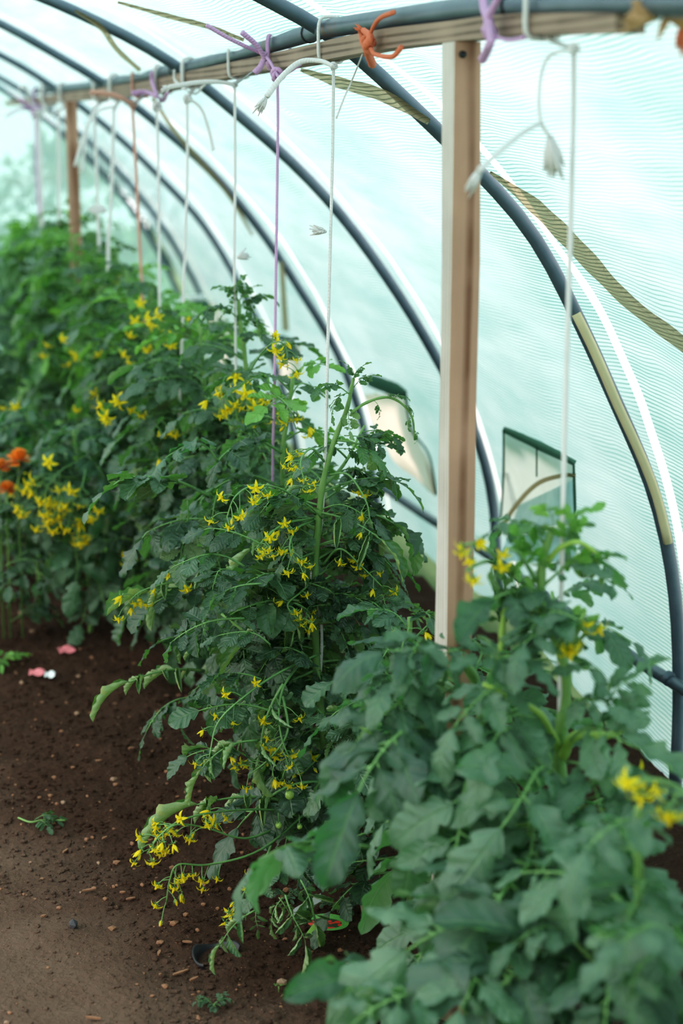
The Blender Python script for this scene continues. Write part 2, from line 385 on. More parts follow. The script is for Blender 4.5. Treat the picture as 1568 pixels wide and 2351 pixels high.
ribbon('rolled_film',[(385,715),(420,690),(468,682)],[10,16,12],M['foam'],.08,6,w,0)
ribbon('side_hem',[(440,690),(470,700),(480,740)],[12,24,10],M['hem'],.075,6,w,0)
# lower side rail
lp=[P(1700,1668,X=1.83)]+[on_cover(*q,.07) for q in [(1568,1581),(1500,1536),(1420,1489)]]
rl=smooth([on_cover(1568,1581,.06),on_cover(1420,1489,.06),on_cover(1265,1380,.06),on_cover(1110,1267,.06),on_cover(985,1190,.06),on_cover(862,1108,.06)],8)
d0=rl[0]-rl[3]; rl=np.vstack([rl[0]+d0*6,rl[0]+d0*3,rl])
t=empty('side_rail',rl[4],'grey steel rail running low along the right wall between the hoops','pipe')
MB().tube(rl,.0155,12).build('steel_tube',M['steel'],t)
jc=on_cover(1535,1558,.06); jd=(rl[3]-rl[2])/np.linalg.norm(rl[3]-rl[2])
MB().tube([jc-jd*.006,jc+jd*.006],.0185,12).build('joint_ring',M['steel'],t)

# ------------------------------------------------------------------ ridge pipe, beam, posts
PX=.995
pp=[P(x,y,X=PX) for x,y in [(1568,4),(1482,5),(1330,8),(1215,12),(1100,17),(940,38),(768,63),(714,76),(510,135),(403,160),(219,195),(82,208)]]
far=pp[-1]; near=pp[0]; pp=[near+(near-pp[1])*(.5)]+pp
pipe=smooth(pp,6); pz=np.array(sorted([(p[1],p[2]) for p in pipe]))
zp=lambda Y: np.interp(Y,pz[:,0],pz[:,1])
t=empty('ridge_pipe',(PX,5,zp(5)),'grey steel pipe running overhead along the row, laid on the wooden beam','pipe')
MB().tube(pipe,.019,16).build('steel_tube',M['steel'],t)
for px,py in [(712,76),(1178,15),(403,160)]:
    c=P(px,py,X=PX); MB().tube([c-(0,.004,0),c+(0,.004,0)],.0215,16).build('joint_ring',M['black'],t)
c=P(467,146,X=PX)
BX0,BX1=.974,1.016
bt=[(1414,30,77),(1300,29,78),(1145,33,85),(1023,49,96),(885,65,112),(768,88,133),(714,102,145),(551,138,172),(434,163,196),(306,189,219),(153,212,233),(10,232,243)]
rows=[]
for x,a,b in bt:
    A=P(x,a,X=BX0); B=P(x,b,X=BX0); rows.append((A[1],A[2],B[2]))
V=[];U=[]
for k,(y,a,b) in enumerate(smooth(rows,5)):
    for q in ((BX0,y,a),(BX1,y,a),(BX1,y,b),(BX0,y,b)): V.append(q)
n=len(V)//4
F=[(i*4+j,i*4+(j+1)%4,(i+1)*4+(j+1)%4,(i+1)*4+j) for i in range(n-1) for j in range(4)]+[(3,2,1,0),((n-1)*4,(n-1)*4+1,(n-1)*4+2,(n-1)*4+3)]
rb=np.array(sorted((y,b) for y,a,b in smooth(rows,5))); zb=lambda Y: np.interp(Y,rb[:,0],rb[:,1])
o=MB().add(V,F,[(q[1],q[2]) for q in V]).build('wooden_beam',M['wood_beam'],None,False)
tag(o,'long weathered wooden beam tied under the steel pipe, running over the whole row','beam')
# near post
Yf=2.83; prow=[(96,1015,1044,1104),(350,1014,1041,1103),(600,1014.5,1037,1102),(900,1010,1031,1094),(1200,1004,1029,1090),(1474,998,1026,1083),(1950,990,1014,1070)]
xs=[(P(m,y,Y=Yf),P(r,y,Y=Yf)) for y,l,m,r in prow]
def post(name,sec,label,mats,parentloc):
    t=empty(name,parentloc,label,'post','wooden posts under the beam')
    V=[];
    for z,x0,x1,y0,y1 in sec: V+= [(x0,y0,z),(x1,y0,z),(x1,y1,z),(x0,y1,z)]
    n=len(sec); F=[]; mi=[]
    mb=MB()
    F=[(i*4+j,i*4+(j+1)%4,(i+1)*4+(j+1)%4,(i+1)*4+j) for i in range(n-1) for j in (0,1,2)]
    mb.add(V,F,[(q[0],q[2]) for q in V],0)
    F2=[(i*4+3,i*4,(i+1)*4,(i+1)*4+3) for i in range(n-1)]
    mb.add(V,F2+[(3,2,1,0),(n*4-4,n*4-3,n*4-2,n*4-1)],[(q[1],q[2]) for q in V],1)
    mb.build('timber',mats,t,False); return t
sec=[]
for (A,B),(y,l,m,r) in zip(xs,prow):
    d=ray(l,y); yb=A[0]/(d[0]/d[1]); sec.append((A[2],A[0],B[0],Yf,min(max(yb,Yf+.03),Yf+.085)))
zt=zb(Yf)-.001; sec[0]=(zt,)+sec[0][1:]; sec[-1]=(-.05,)+sec[-1][1:]
pn=post('wooden_post',sec,'tall pine post in front of the hoops, right of the central tomato plant',[M['wood_post'],M['wood_lit']],(sec[0][1],Yf,0))
kz=P(1062,125,Y=Yf-.002); k=MB().tube([kz-(0,.002,0),kz+(0,.004,0)],.006,10).build('knot_hole',M['black'],pn)
c=P(163,240,Y=7.8); post('wooden_post',[(zb(7.8),c[0]-.022,c[0]+.022,7.77,7.83),(.5,c[0]-.02,c[0]+.025,7.77,7.83),(-.03,c[0]-.02,c[0]+.025,7.77,7.83)],'far brown wooden post rising from the foliage at upper left',[M['wood_post'],M['wood_post']],(c[0],7.8,0))

# ------------------------------------------------------------------ strings
def loop_pts(Y, grow=.004, n=22, skew=.0, turns=1.0):
    z1=zp(Y)+.019+grow; z0=zb(Y)-grow; cz=(z1+z0)/2; hz=(z1-z0)/2; out=[]
    for k in range(n+1):
        a=-PI/2+2*PI*turns*k/n; ca,sa=math.cos(a),math.sin(a); e=.45
        out.append((PX+(.024+grow)*math.copysign(abs(ca)**e,ca), Y+skew*k/n, cz+hz*math.copysign(abs(sa)**e,sa)))
    return out
def tuft(parent, pos, dirv, size, mat, name='frayed_end', seed=0):
    size*=1.35
    r=random.Random(seed); d=np.array(dirv,float); d/=np.linalg.norm(d); mb=MB()
    for k in range(26):
        j=np.array([r.gauss(0,.2) for _ in range(3)]); e=d+j; p=np.array(pos)
        mb.tube([p,p+e*size*.5+(0,0,-.1*size),p+e*size*(.8+.3*r.random())+(0,0,-.25*size)],[size*.1,size*.13,size*.03],5)
    return mb.build(name,mat,parent)
def knot(parent, pos, size, mat, seed=0):
    r=random.Random(seed); mb=MB(); p=np.array(pos)
    a=[p+size*np.array([math.cos(t)*(1+.4*math.cos(3*t/2)),.8*math.sin(3*t/2),math.sin(t)*(1+.4*math.cos(3*t/2))])*.8 for t in np.linspace(0,4*PI,30)]
    mb.tube(a,size*.45,6); return mb.build('knot',mat,parent)
def tp(x,y,Y,dy=0.):
    p=P(x,y,Y=Y+dy)
    if p[0]>.955 and p[2]>zb(Y)-.02: p=P(x,y,X=.958+dy*.25)
    return p
def string(name,label,mat,px,Yd,group,r=.0022,loops=1,tails=(),tufts=(),top=None,knotsize=.006,lmat=None,cat='string'):
    m=M[mat]; Y=Yd; r*=1.35
    t=empty(name,(PX,Y,zb(Y)),label,cat,group)
    base=P(px[0][0],px[0][1],Y=Y)
    if len(px)>1:
        c=smooth([P(x,y,Y=Y) for x,y in px],8); MB().tube(c,r,7).build('cord',m,t)
        knot(t,tp(px[0][0],px[0][1],Y),knotsize,m,int(Y*100))
    for k in range(loops): 
        lp_=loop_pts(Y+(k-.5*(loops-1))*.014,r,skew=.006); MB().tube(lp_,r*1.1,6).build('loop',M[lmat or mat],t)
    if loops and len(px)>1:
        l0=np.array(loop_pts(Y)[0]); MB().tube([l0+(0,-.008,0),l0*.5+base*.5+(0,.004,.0),base],r*.9,5).build('tie',m,t)
        MB().tube([l0+(0.012,.01,0),l0*.5+base*.5+(.006,.01,.0),base],r*.9,5).build('tie',m,t)
    for pts,rr,mt in tails:
        q=smooth([tp(x,y,Y,dy) for x,y,dy in pts],7); R_=np.interp(np.linspace(0,1,len(q)),[0,.5,1],[rr*.8,rr,rr*1.1])
        MB().tube(q,R_,7).build('tail',M[mt or mat],t)
    for i,(x,y,dx,dz,s,mt) in enumerate(tufts): tuft(t,tp(x,y,Y,-.006),(dx,0,dz),s,M[mt or mat],seed=i+int(Y*50))
    return t
GS='plant support strings hanging from the beam'
YS=lambda x: 4189./(x+374)
string('support_string','thick blurred white string nearest the camera, right of the post','white_cord',[(1318,112),(1316,300),(1308,600),(1299,900),(1292,1200),(1286,1540),(1287,1700),(1300,1850)],2.50,GS,.003,1,
  [([(1314,112,0),(1260,130,-.01),(1240,190,-.02),(1240,270,-.03),(1262,315,-.03)],.0028,None),([(1240,282,-.03),(1200,305,-.06),(1150,345,-.1),(1100,392,-.14)],.0042,None)],
  [(1262,312,.3,-1,.03,None),(1105,388,-.6,-.7,.018,None)])
string('support_string','white string tied to the central plant, in sharp focus','white_cord',[(766,152),(764,330),(759,540),(753,780),(749,980),(744,1110),(738,1200),(727,1260),(714,1318),(722,1372),(738,1440),(736,1540),(728,1600),(745,1700),(757,1810),(760,1872)],3.68,GS,.0026,1,
  [([(766,152,-.02),(735,140,-.03),(690,142,-.04),(648,175,-.05),(612,222,-.06)],.0055,None),([(832,125,-.01),(810,180,-.02),(790,225,-.02),(772,272,-.02)],.0018,None)],
  [(748,532,-.9,.4,.022,None),(612,222,-.6,-.9,.02,None)])
string('support_string','lilac string with a big lilac knot on the pipe','lilac_cord',[(637,172),(638,300),(634,600),(630,900),(627,1020),(624,1180),(612,1385),(626,1470),(650,1690),(662,1740)],4.14,GS,.0026,2,
  [([(640,178,-.02),(610,130,-.03),(560,105,-.04),(520,85,-.05),(474,58,-.06)],.0045,None),([(610,140,-.03),(590,105,-.04),(555,74,-.05)],.006,None),([(610,120,-.03),(600,150,-.03),(585,168,-.03)],.007,None),([(640,180,0),(665,165,0),(690,148,.02)],.003,None)],
  [],knotsize=.012)
string('support_string','white string above the lone tall shoot, left of the lilac string','white_cord',[(539,195),(540,400),(538,600),(540,700),(542,870)],4.58,GS,.0028,1,
  [([(539,195,-.02),(500,188,-.03),(450,190,-.04),(388,200,-.05)],.0058,None),([(539,195,0),(560,180,.02),(580,165,.02)],.002,'grey_wire')],[(545,592,1,.6,.022,None),(392,200,-1,-.1,.016,None)])
string('support_string','white string with two hanging tails, fourth white from the post','white_cord',[(430,228),(430,400),(424,600),(419,760),(412,960)],5.22,GS,.0032,2,
  [([(432,225,-.02),(462,250,-.03),(480,300,-.03),(490,345,-.03)],.005,None),([(400,160,-.02),(402,185,-.02),(425,205,-.02)],.004,None),([(430,210,0),(450,215,0),(470,195,0)],.003,None)],[],knotsize=.01)
string('support_string','white string with a lilac bow at its top','white_cord',[(360,245),(364,400),(366,600),(367,760)],5.69,GS,.0034,2,
  [([(362,222,-.02),(335,212,-.03),(304,214,-.04)],.008,'lilac_cord'),([(362,222,-.02),(350,190,-.02),(348,165,-.02)],.006,'lilac_cord'),([(362,222,-.02),(375,232,-.02),(385,212,.02)],.005,'lilac_cord')],[],knotsize=.012)
string('support_string','salmon pink string with a pale pink tail','salmon_cord',[(304,240),(313,400),(322,580),(332,760),(337,920)],6.14,GS,.0040,1,
  [([(304,240,-.02),(280,225,-.03),(245,215,-.03),(208,212,-.04)],.0085,None),([(304,240,0),(320,228,0),(330,220,.02)],.003,'grey_wire')],[],knotsize=.01)
string('support_string','blurred white string second to the right of the far post','white_cord',[(262,250),(256,450),(249,560),(250,650)],6.66,GS,.0050,1,
  [([(258,245,-.02),(225,255,-.03),(200,290,-.04),(172,382,-.05)],.006,None)],[(244,484,-.6,.2,.04,None)])
string('support_string','blurred white string next to the far post on its right','white_cord',[(215,250),(220,330),(224,460),(229,580)],7.10,GS,.0050,1,
  [([(215,250,-.02),(200,300,-.02),(188,395,-.02)],.005,None)])
string('support_string','blurred white string just left of the far post','white_cord',[(135,255),(136,400),(137,560)],8.2,GS,.0055,1,[([(135,250,0),(115,262,0),(98,240,0)],.006,None)])
string('support_string','pair of pale strings at the far left under the beam','white_cord',[(88,262),(94,400),(98,530)],8.9,GS,.0075,2,[([(88,250,0),(60,240,0),(44,225,0)],.008,'lilac_cord'),([(88,262,0),(50,250,0),(12,268,0)],.006,'lilac_cord')],[],knotsize=.016)
string('support_string','leftmost pale lilac string beside the end of the beam','lilac_cord',[(80,262),(84,400),(92,520)],9.3,GS,.005,2,[([(80,262,0),(60,200,0),(45,205,0)],.009,'white_cord')],[],knotsize=.016)
# ties without hanging cord
t=string('lilac_tie','wide lilac ribbon knotted round pipe and beam right of the post','lilac_cord',[(1122,70)],2.79,'',.006,0,
  [([(1150,-14,-.03),(1135,12,-.035),(1122,40,-.04),(1118,75,-.04)],.0062,None),([(1108,-12,-.03),(1112,20,-.035),(1122,50,-.04),(1128,90,-.04)],.0075,None),([(1118,60,-.05),(1128,85,-.05),(1122,108,-.045),(1108,136,-.04)],.0068,None),([(1128,80,-.03),(1165,92,.0),(1205,86,.03)],.003,None)],cat='tie')
knot(t,P(1124,72,X=.955),.009,M['lilac_cord'],3)
t=string('orange_tie','orange twine knotted round pipe and beam above the second hoop','orange_cord',[(845,80)],3.42,'',.004,0,
  [([(835,70,-.03),(850,85,-.035),(842,110,-.035),(855,148,-.03)],.0075,None),([(845,90,-.03),(858,60,-.03),(875,40,-.03),(904,28,-.02)],.0042,None),([(850,110,-.03),(862,125,-.03),(900,130,-.01),(922,108,.02)],.0045,None),([(828,72,-.03),(834,100,-.03),(846,120,-.03)],.006,None)],[(838,75,-.6,.6,.014,None)],cat='tie')
knot(t,P(846,96,X=.955),.010,M['orange_cord'],5)
t=empty('twine_bundle',P(1540,30,Y=2.15),'frayed tan and white twine bundle in the top right corner','twine')
MB().tube([P(1500,-20,Y=2.15),P(1530,20,Y=2.13),P(1568,45,Y=2.12),P(1600,60,Y=2.1)],.012,8).build('twist',M['tan_cord'],t)
tuft(t,P(1540,22,Y=2.13),(-1,0,.1),.035,M['tan_cord'],seed=3); tuft(t,P(1568,10,Y=2.12),(-.3,0,.6),.03,M['white_cord'],seed=8); tuft(t,P(1568,50,Y=2.12),(0,0,-1),.02,M['orange_cord'],seed=9)
# small wire ties
for px_,py_,Y_ in ((1060,60,2.8),):
    pass

# ------------------------------------------------------------------ tomato foliage
def leaflet(mb, o, d, n, L, rng, W=.5, lobes=4, amp=.3, roll=.3, bend=.3, pucker=.12, nu=17, nv=4, mi=0, twist=0.):
    d=d/np.linalg.norm(d); s=np.cross(n,d); s/=np.linalg.norm(s)+1e-9; n=np.cross(d,s)
    u=np.linspace(0,1,nu)[:,None]; v=np.linspace(-1,1,2*nv+1)[None,:]
    env=(u**.55)*((1-u)**.72); env=env/env.max()
    fr=(u*lobes+rng.random()*.3)%1.0
    tooth=np.where(fr<.72,np.sin(fr/.72*PI/2),np.cos((fr-.72)/.28*PI/2))
    am=np.clip(amp*(1.45-1.7*u),.05,.75)
    wr=W*L*.5*env*(1-am+am*tooth); asym=1+.12*np.where(v>0,1,-1)*rng.uniform(-1,1)
    w=wr*asym; ro=roll*np.where(v>0,rng.uniform(.8,1.2),rng.uniform(.8,1.2)); ro=np.where(abs(ro)<.05,.05,ro)
    th=ro*v*1.0
    y=np.sin(th)/ro*w; z=(1-np.cos(th))/abs(ro)*w*np.sign(ro)
    av=abs(v); x=L*(u+0*v)+.32*av*w*(1-u*.6)
    z=z+pucker*w*np.cos(2*PI*(lobes+2)*(u-.08*av))*av*(1-.35*av)+rng.uniform(.02,.05)*L*np.sin(2*PI*u*2+rng.random()*6+v*1.5)*av
    a=-bend*u                                     # arc the midrib downwards
    xb=x*np.cos(a*.5); zb_=x*np.sin(a*.5)*1.0
    X=xb-z*np.sin(a); Z=zb_+z*np.cos(a); Y=y
    tw=twist*u; Y,Z=Y*np.cos(tw)-Z*np.sin(tw)*0.0-(z*np.sin(tw)), Z+y*np.sin(tw)
    V=o+X[...,None]*d+Y[...,None]*s+Z[...,None]*n
    uv=np.stack([np.broadcast_to(u,X.shape),np.broadcast_to(v,X.shape)],-1)
    mb.grid(V.reshape(-1,3),nu,2*nv+1,uv.reshape(-1,2),mi)
KIND={ # (pairs, pair size, terminal size, W, lobes, amp, roll range, bend, pucker, hump)
 'crinkle':(4,.27,.31,.72,3,.42,(-.5,1.2),(.1,1.0),.18,.10),
 'curl':(2,.34,.44,.50,4,.20,(1.6,2.7),(.5,1.3),.16,.06),
 'broad':(3,.36,.46,.56,3,.50,(-.9,1.0),(.2,1.2),.12,.12),
 'young':(3,.32,.40,.54,3,.42,(.1,1.2),(-.1,.6),.10,.12),
 'bush':(4,.28,.36,.60,4,.5,(-.5,.7),(.1,.9),.12,.10)}
def compound(kind, seed, mat):
    r=np.random.default_rng(seed); pairs,ps,ts,W,lobes,amp,rr,br,pk,hump=KIND[kind]
    mb=MB(); t=np.linspace(0,1,12); ph=r.uniform(.6,1.1); side=r.uniform(-.06,.06)
    RL=1-ts*.85
    def rp(q): return np.array([RL*q, side*math.sin(PI*q*1.3), hump*math.sin(PI*q*ph)*1.2-hump*.3*q*q])
    R=np.array([rp(q) for q in t]); mb.tube(R,np.linspace(.014,.006,12),5,1)
    def lf(q,az,el,L,w=W,**k):
        p=rp(q); T=rp(min(q+.02,1))-rp(q-.02); T/=np.linalg.norm(T); S=np.array([-T[1],T[0],0]); S/=np.linalg.norm(S); N=np.cross(T,S)
        d=(T*math.cos(az)+S*math.sin(az))*math.cos(el)+N*math.sin(el)
        n=N*math.cos(el)-(T*math.cos(az)+S*math.sin(az))*math.sin(el); n=n+S*r.uniform(-.3,.3)+T*r.uniform(-.2,.2)
        st=L*.16; mb.tube([p,p+d*st],[.007,.005],4,1,False)
        roll=r.uniform(*rr)
        leaflet(mb,p+d*st*.9,d,n,L,r,w*r.uniform(.85,1.15),lobes,amp,roll,r.uniform(*br),pk*r.uniform(.6,1.3),twist=r.uniform(-.5,.5),**k)
    qs=np.linspace(.38,.86,pairs)
    for i,q in enumerate(qs):
        for sgn in (1,-1):
            lf(q+r.uniform(-.04,.04),sgn*r.uniform(.85,1.25),r.uniform(-.55,.25),ps*r.uniform(.75,1.1)*(.85+.3*math.sin(PI*q)))
    for q in list((qs[:-1]+qs[1:])/2)+[.24,.94]:
        for sgn in (1,-1):
            if r.random()<.8: lf(q+r.uniform(-.03,.03),sgn*r.uniform(1.0,1.5),r.uniform(-.4,.3),ps*r.uniform(.28,.48),min(.8,W*1.15),nu=9,nv=3)
    lf(1.0,r.uniform(-.25,.25),r.uniform(-.4,.1),ts,nu=21,nv=5)
    return mb.mesh('tomato_leaf_'+kind,[M[mat],M['rachis']])
LV={'crinkle':[compound('crinkle',i,'leaf') for i in range(9)],'curl':[compound('curl',20+i,'leaf_old') for i in range(5)],
 'broad':[compound('broad',40+i,'leaf_near') for i in range(8)],'young':[compound('young',60+i,'leaf_young') for i in range(5)],'youngdark':[compound('young',80+i,'leaf') for i in range(4)],
 'bush':[compound('bush',90+i,'leaf') for i in range(8)],'far':[compound('bush',110+i,'leaf_young') for i in range(4)],'tuft':[compound('bush',120+i,'leaf_mid') for i in range(5)]}
def place(me, name, root, base, tip, up=(0,0,1), roll=0.0, flip=False):
    b=Vector(tuple(base)); x=Vector(tuple(tip))-b; L=x.length; x.normalize(); u=Vector(tuple(up))
    y=u.cross(x)
    if y.length<.15: y=Vector((-.3,.8,.2)).cross(x)
    y.normalize(); z=x.cross(y)
    m=Matrix((x,y,z)).transposed().to_4x4()@Matrix.Rotation(roll,4,'X')@Matrix.Diagonal((L,L,L,1))
    o=link(name,me,root); o.matrix_basis=Matrix.Translation(b)@m
    return o
# flowers
def flower(kind):
    mb=MB(); r=random.Random(len(kind))
    if kind=='bud':
        pts=[(0,0,.0),(0,0,.004),(0,0,.009),(0,0,.013)]; mb.tube(pts,[.0012,.0028,.0024,.0006],7,0)
        for k in range(5):
            a=2*PI*k/5; c,s=math.cos(a),math.sin(a); mb.tube([(0,0,0),(c*.003,s*.003,.003),(c*.0045,s*.0045,.009)],[.001,.0009,.0003],3,1)
    else:
        ref={'open':1.0,'half':.35}[kind]
        mb.tube([(0,0,.001),(0,0,.005),(0,0,.010),(0,0,.0125)],[.0016,.0022,.0013,.0004],6,0)
        for k in range(5):
            a=2*PI*k/5+.2; c,s=math.cos(a),math.sin(a); S=np.array([-s,c,0]); V=[]
            prof=[(.001,.002,.0012),(.0045,.0042,.0026),(.008,.0048 if ref>.5 else .008,.0026),(.0115,.0025 if ref>.5 else .012,.0017),(.0138,-.001 if ref>.5 else .0155,.0003)]
            for rad,z,w in prof:
                if ref<.5: rad*=.55
                p=np.array([c*rad,s*rad,z])
                V+= [p-S*w+(0,0,.0006),p,p+S*w+(0,0,.0006)]
            mb.grid(V,5,3,None,0)
            a+=.6; c,s=math.cos(a),math.sin(a); mb.tube([(0,0,0),(c*.004,s*.004,.0005),(c*.008,s*.008,-.002)],[.001,.0009,.0003],3,1)
    mb.tube([(0,0,0),(0,0,-.004)],.0009,4,1)
    return mb.mesh('flower_'+kind,[M['petal'],M['rachis']])
FL={k:flower(k) for k in ('open','half','bud')}
def put_flower(parent, p, d, kind, size=1.0):
    d=Vector(tuple(d)).normalized(); q=d.to_track_quat('Z','Y'); o=link('flower',FL[kind],None); o.parent=parent
    root=parent.parent; o.matrix_parent_inverse=Matrix.Identity(4)
    o.matrix_basis=Matrix.Translation(Vector(tuple(p)))@q.to_matrix().to_4x4()@Matrix.Rotation(random.random()*6,4,'Z')@Matrix.Scale(size,4); return o
def truss(root, pts, n, seed, size=1.25, spread=.03, r0=.0022, fork=None, openp=.6, start=.35, down=.7):
    """a flower truss: curved axis through pts (world), flowers hanging off its outer part"""
    rr=random.Random(seed); c=smooth(pts,7); mb=MB(); mb.tube(c,np.linspace(r0,r0*.5,len(c)),6); fl=[]
    k0=int(len(c)*start)
    for i in range(n):
        s=k0+(len(c)-1-k0)*(i+.5*rr.random())/max(1,n-.5); s=min(s,len(c)-1.01); a=c[int(s)]*(1-s%1)+c[int(s)+1]*(s%1)
        T=c[min(int(s)+1,len(c)-1)]-c[max(int(s)-1,0)]; T/=np.linalg.norm(T)+1e-9
        side=np.array([rr.gauss(0,1),rr.gauss(0,.6),rr.gauss(0,.6)-.25*down]); side-=T*(side@T); side/=np.linalg.norm(side)
        L=spread*rr.uniform(.45,1.25); e=a+side*L*.9+T*L*.45+np.array([0,0,-.25*L]); mid=a+side*L*.5+T*L*.25
        mb.tube(smooth([a,mid,e],3),[.0010]*7,4)
        fd=(e-mid)/np.linalg.norm(e-mid)+np.array([rr.gauss(0,.4)-.2,rr.gauss(0,.4)-.3,-down]); k='open' if rr.random()<openp else ('half' if rr.random()<.6 else 'bud')
        fl.append((e,fd,k))
    o=mb.build('flower_truss',M['rachis'],root)
    for e,fd,k in fl:
        put_flower(o,e,fd,k,size*rr.uniform(.8,1.15))
    return o
def stem_tube(root, pts, r0, r1, name='stem', mat=None):
    c=smooth(pts,6); mb=MB(); n=len(c); h=int(n*.72); R=np.linspace(r0,r1,n); R=R*(1+.10*np.sin(np.arange(n)*1.3))
    mb.tube(c,R,9); o=mb.build(name,mat or M['stem'],root); return c
def leafy(root, c, n, seed, kinds, Lr=(.2,.3), aisle=.35, z0=.12, young=True, shoots=3, elev=(-.6,.45), t0=0.0, xmax=1.68, t1=1.0, clear=None):
    """compound leaves spiralling up the stem centreline c"""
    rr=random.Random(seed); L=np.r_[0,np.cumsum(np.linalg.norm(np.diff(c,axis=0),axis=1))]; tot=L[-1]
    at=lambda s: np.array([np.interp(s,L,c[:,k]) for k in range(3)])
    az=rr.random()*6
    for i in range(n):
        f=t0+(t1-t0)*(i+.5)/n; s=tot*f; b=at(s)
        if b[2]<z0: continue
        az+=2.4+rr.uniform(-.4,.4)
        kind=rr.choice(kinds); ln=rr.uniform(*Lr)*(1.0 if f<.8 else 1.0-(f-.8)*2.6)
        if young and f>.84: kind='young' if rr.random()<.6 else 'youngdark'
        dx,dy=math.cos(az)-aisle*rr.random(),math.sin(az)
        k=math.hypot(dx,dy); dx/=k; dy/=k
        e=elev[0]+(elev[1]-elev[0])*f+rr.uniform(-.2,.2)
        if kind=='curl': e-=.4
        tip=b+ln*np.array([dx*math.cos(e),dy*math.cos(e),math.sin(e)])
        if tip[0]>xmax: tip[0]=xmax-(tip[0]-xmax)*.3
        tip[2]=max(tip[2],.035)
        me_=rr.choice(LV[kind]); ro_=rr.uniform(-.5,.5)
        if clear and tip[1]<b[1]+.02 and b[2]>clear and abs(dx)<.65: continue
        place(me_,'leaf',root,b,tip,(0,0,1),ro_)
    for i in range(shoots):
        f=rr.uniform(.25,.8); b=at(tot*f); a=rr.uniform(PI*.55,PI*1.5) if rr.random()<.7 else rr.uniform(0,6.28); ln=rr.uniform(.12,.24)
        e=b+ln*np.array([math.cos(a),math.sin(a),rr.uniform(.1,.7)]); m=(b+e)/2+np.array([0,0,-.02])
        cc=stem_tube(root,[b,m,e],.0045,.0028,'side_shoot')
        for k in range(5):
            q=cc[int(len(cc)*(.35+.13*k))]; a2=rr.random()*6.28; l2=rr.uniform(.11,.2); el=rr.uniform(-.5,.6)
            tip=q+l2*np.array([math.cos(a2)*math.cos(el),math.sin(a2)*math.cos(el),math.sin(el)]); tip[0]=min(tip[0],xmax); tip[2]=max(tip[2],.04)
            place(rr.choice(LV[rr.choice(kinds)]),'leaf',root,q,tip,(0,0,1),rr.uniform(-.5,.5))
def px_leaf(root, kind, i, b, t, Yb, Yt, roll=0.0, up=(0,0,1), stalk=None):
    if Yb>3.25: Yt=Yb+(Yt-Yb)*.35
    B=P(b[0],b[1],Y=Yb); T=P(t[0],t[1],Y=Yt); T[2]=max(T[2],.015)
    if stalk is not None: MB().tube(smooth([stalk,(stalk+B)/2+(0,0,.02),B],5),.0028,6).build('leaf_stalk',M['rachis'],root)
    return place(LV[kind][i%len(LV[kind])],'leaf',root,B,T,up,roll)
def pxp(l,Y): return [P(q[0],q[1],Y=(q[2] if len(q)>2 else Y)) for q in l]
GT='tomato plants along the bed under the beam'
def fruit(root,p,r):
    V=[];m=8
    mb=MB(); pts=[(p[0],p[1],p[2]+r*math.cos(a)) for a in np.linspace(.02,PI-.02,9)]; mb.tube(pts,[r*math.sin(a) for a in np.linspace(.05,PI-.05,9)],12)
    for k in range(5):
        a=1.257*k; mb.tube([(p[0],p[1],p[2]+r),(p[0]+.6*r*math.cos(a),p[1]+.6*r*math.sin(a),p[2]+r*1.02),(p[0]+1.1*r*math.cos(a),p[1]+1.1*r*math.sin(a),p[2]+r*.75)],[.0012,.001,.0004],4,1)
    mb.tube([(p[0],p[1],p[2]+r),(p[0],p[1]+.004,p[2]+r+.02)],.0012,5,1)
    mb.build('tomato_fruit',[M['fruit'],M['rachis']],root)

# ---- central plant (in focus)
YC=3.68
sp=pxp([(790,1995),(775,1900),(755,1780),(735,1620),(724,1480),(722,1340),(733,1180),(745,1090),(768,1010),(796,940),(808,885),(812,868)],YC)
sp[0][2]=-.02
R0=empty('tomato_plant',(sp[0][0],sp[0][1],0),'central tomato plant in sharp focus with thick bent stem and many yellow flower trusses','plant',GT)
cC=stem_tube(R0,sp,.0125,.0032); 
leafy(R0,cC,58,3,['crinkle','crinkle','bush','bush','curl'],(.15,.25),.25,.1,False,7,(-.55,.2),0.02,1.55,.80,.32)
leafy(R0,cC,34,31,['crinkle','bush'],(.14,.22),1.3,.15,False,0,(-.7,.1),0.05,1.4,.74,.32)
# top of the central plant
for q in [('tuft',0,(802,905),(705,872),3.66,3.58,.3),('tuft',1,(812,890),(868,850),3.68,3.66,.2),('tuft',2,(806,900),(740,960),3.66,3.6,.5),
          ('tuft',3,(812,880),(792,818),3.68,3.7,0),('tuft',1,(812,880),(838,825),3.68,3.66,0),('tuft',1,(800,930),(806,1010),3.66,3.66,.2),
          ('tuft',2,(770,1010),(950,1110),3.68,3.55,.2),('tuft',0,(775,1030),(855,1062),3.68,3.6,0),('crinkle',2,(790,1000),(886,1030),3.68,3.6,.2)]:
    px_leaf(R0,*q)
c=stem_tube(R0,pxp([(806,948),(840,925),(885,912),(920,925),(946,958),(952,1010)],3.66),.0035,.002,'side_shoot')
for q in [((858,918),(878,962)),((900,916),(945,905)),((925,930),(960,950)),((944,955),(932,990)),((950,985),(963,1020)),((885,914),(912,900))]:
    px_leaf(R0,'tuft',int(q[0][0]),q[0],q[1],3.66,3.64,.2)
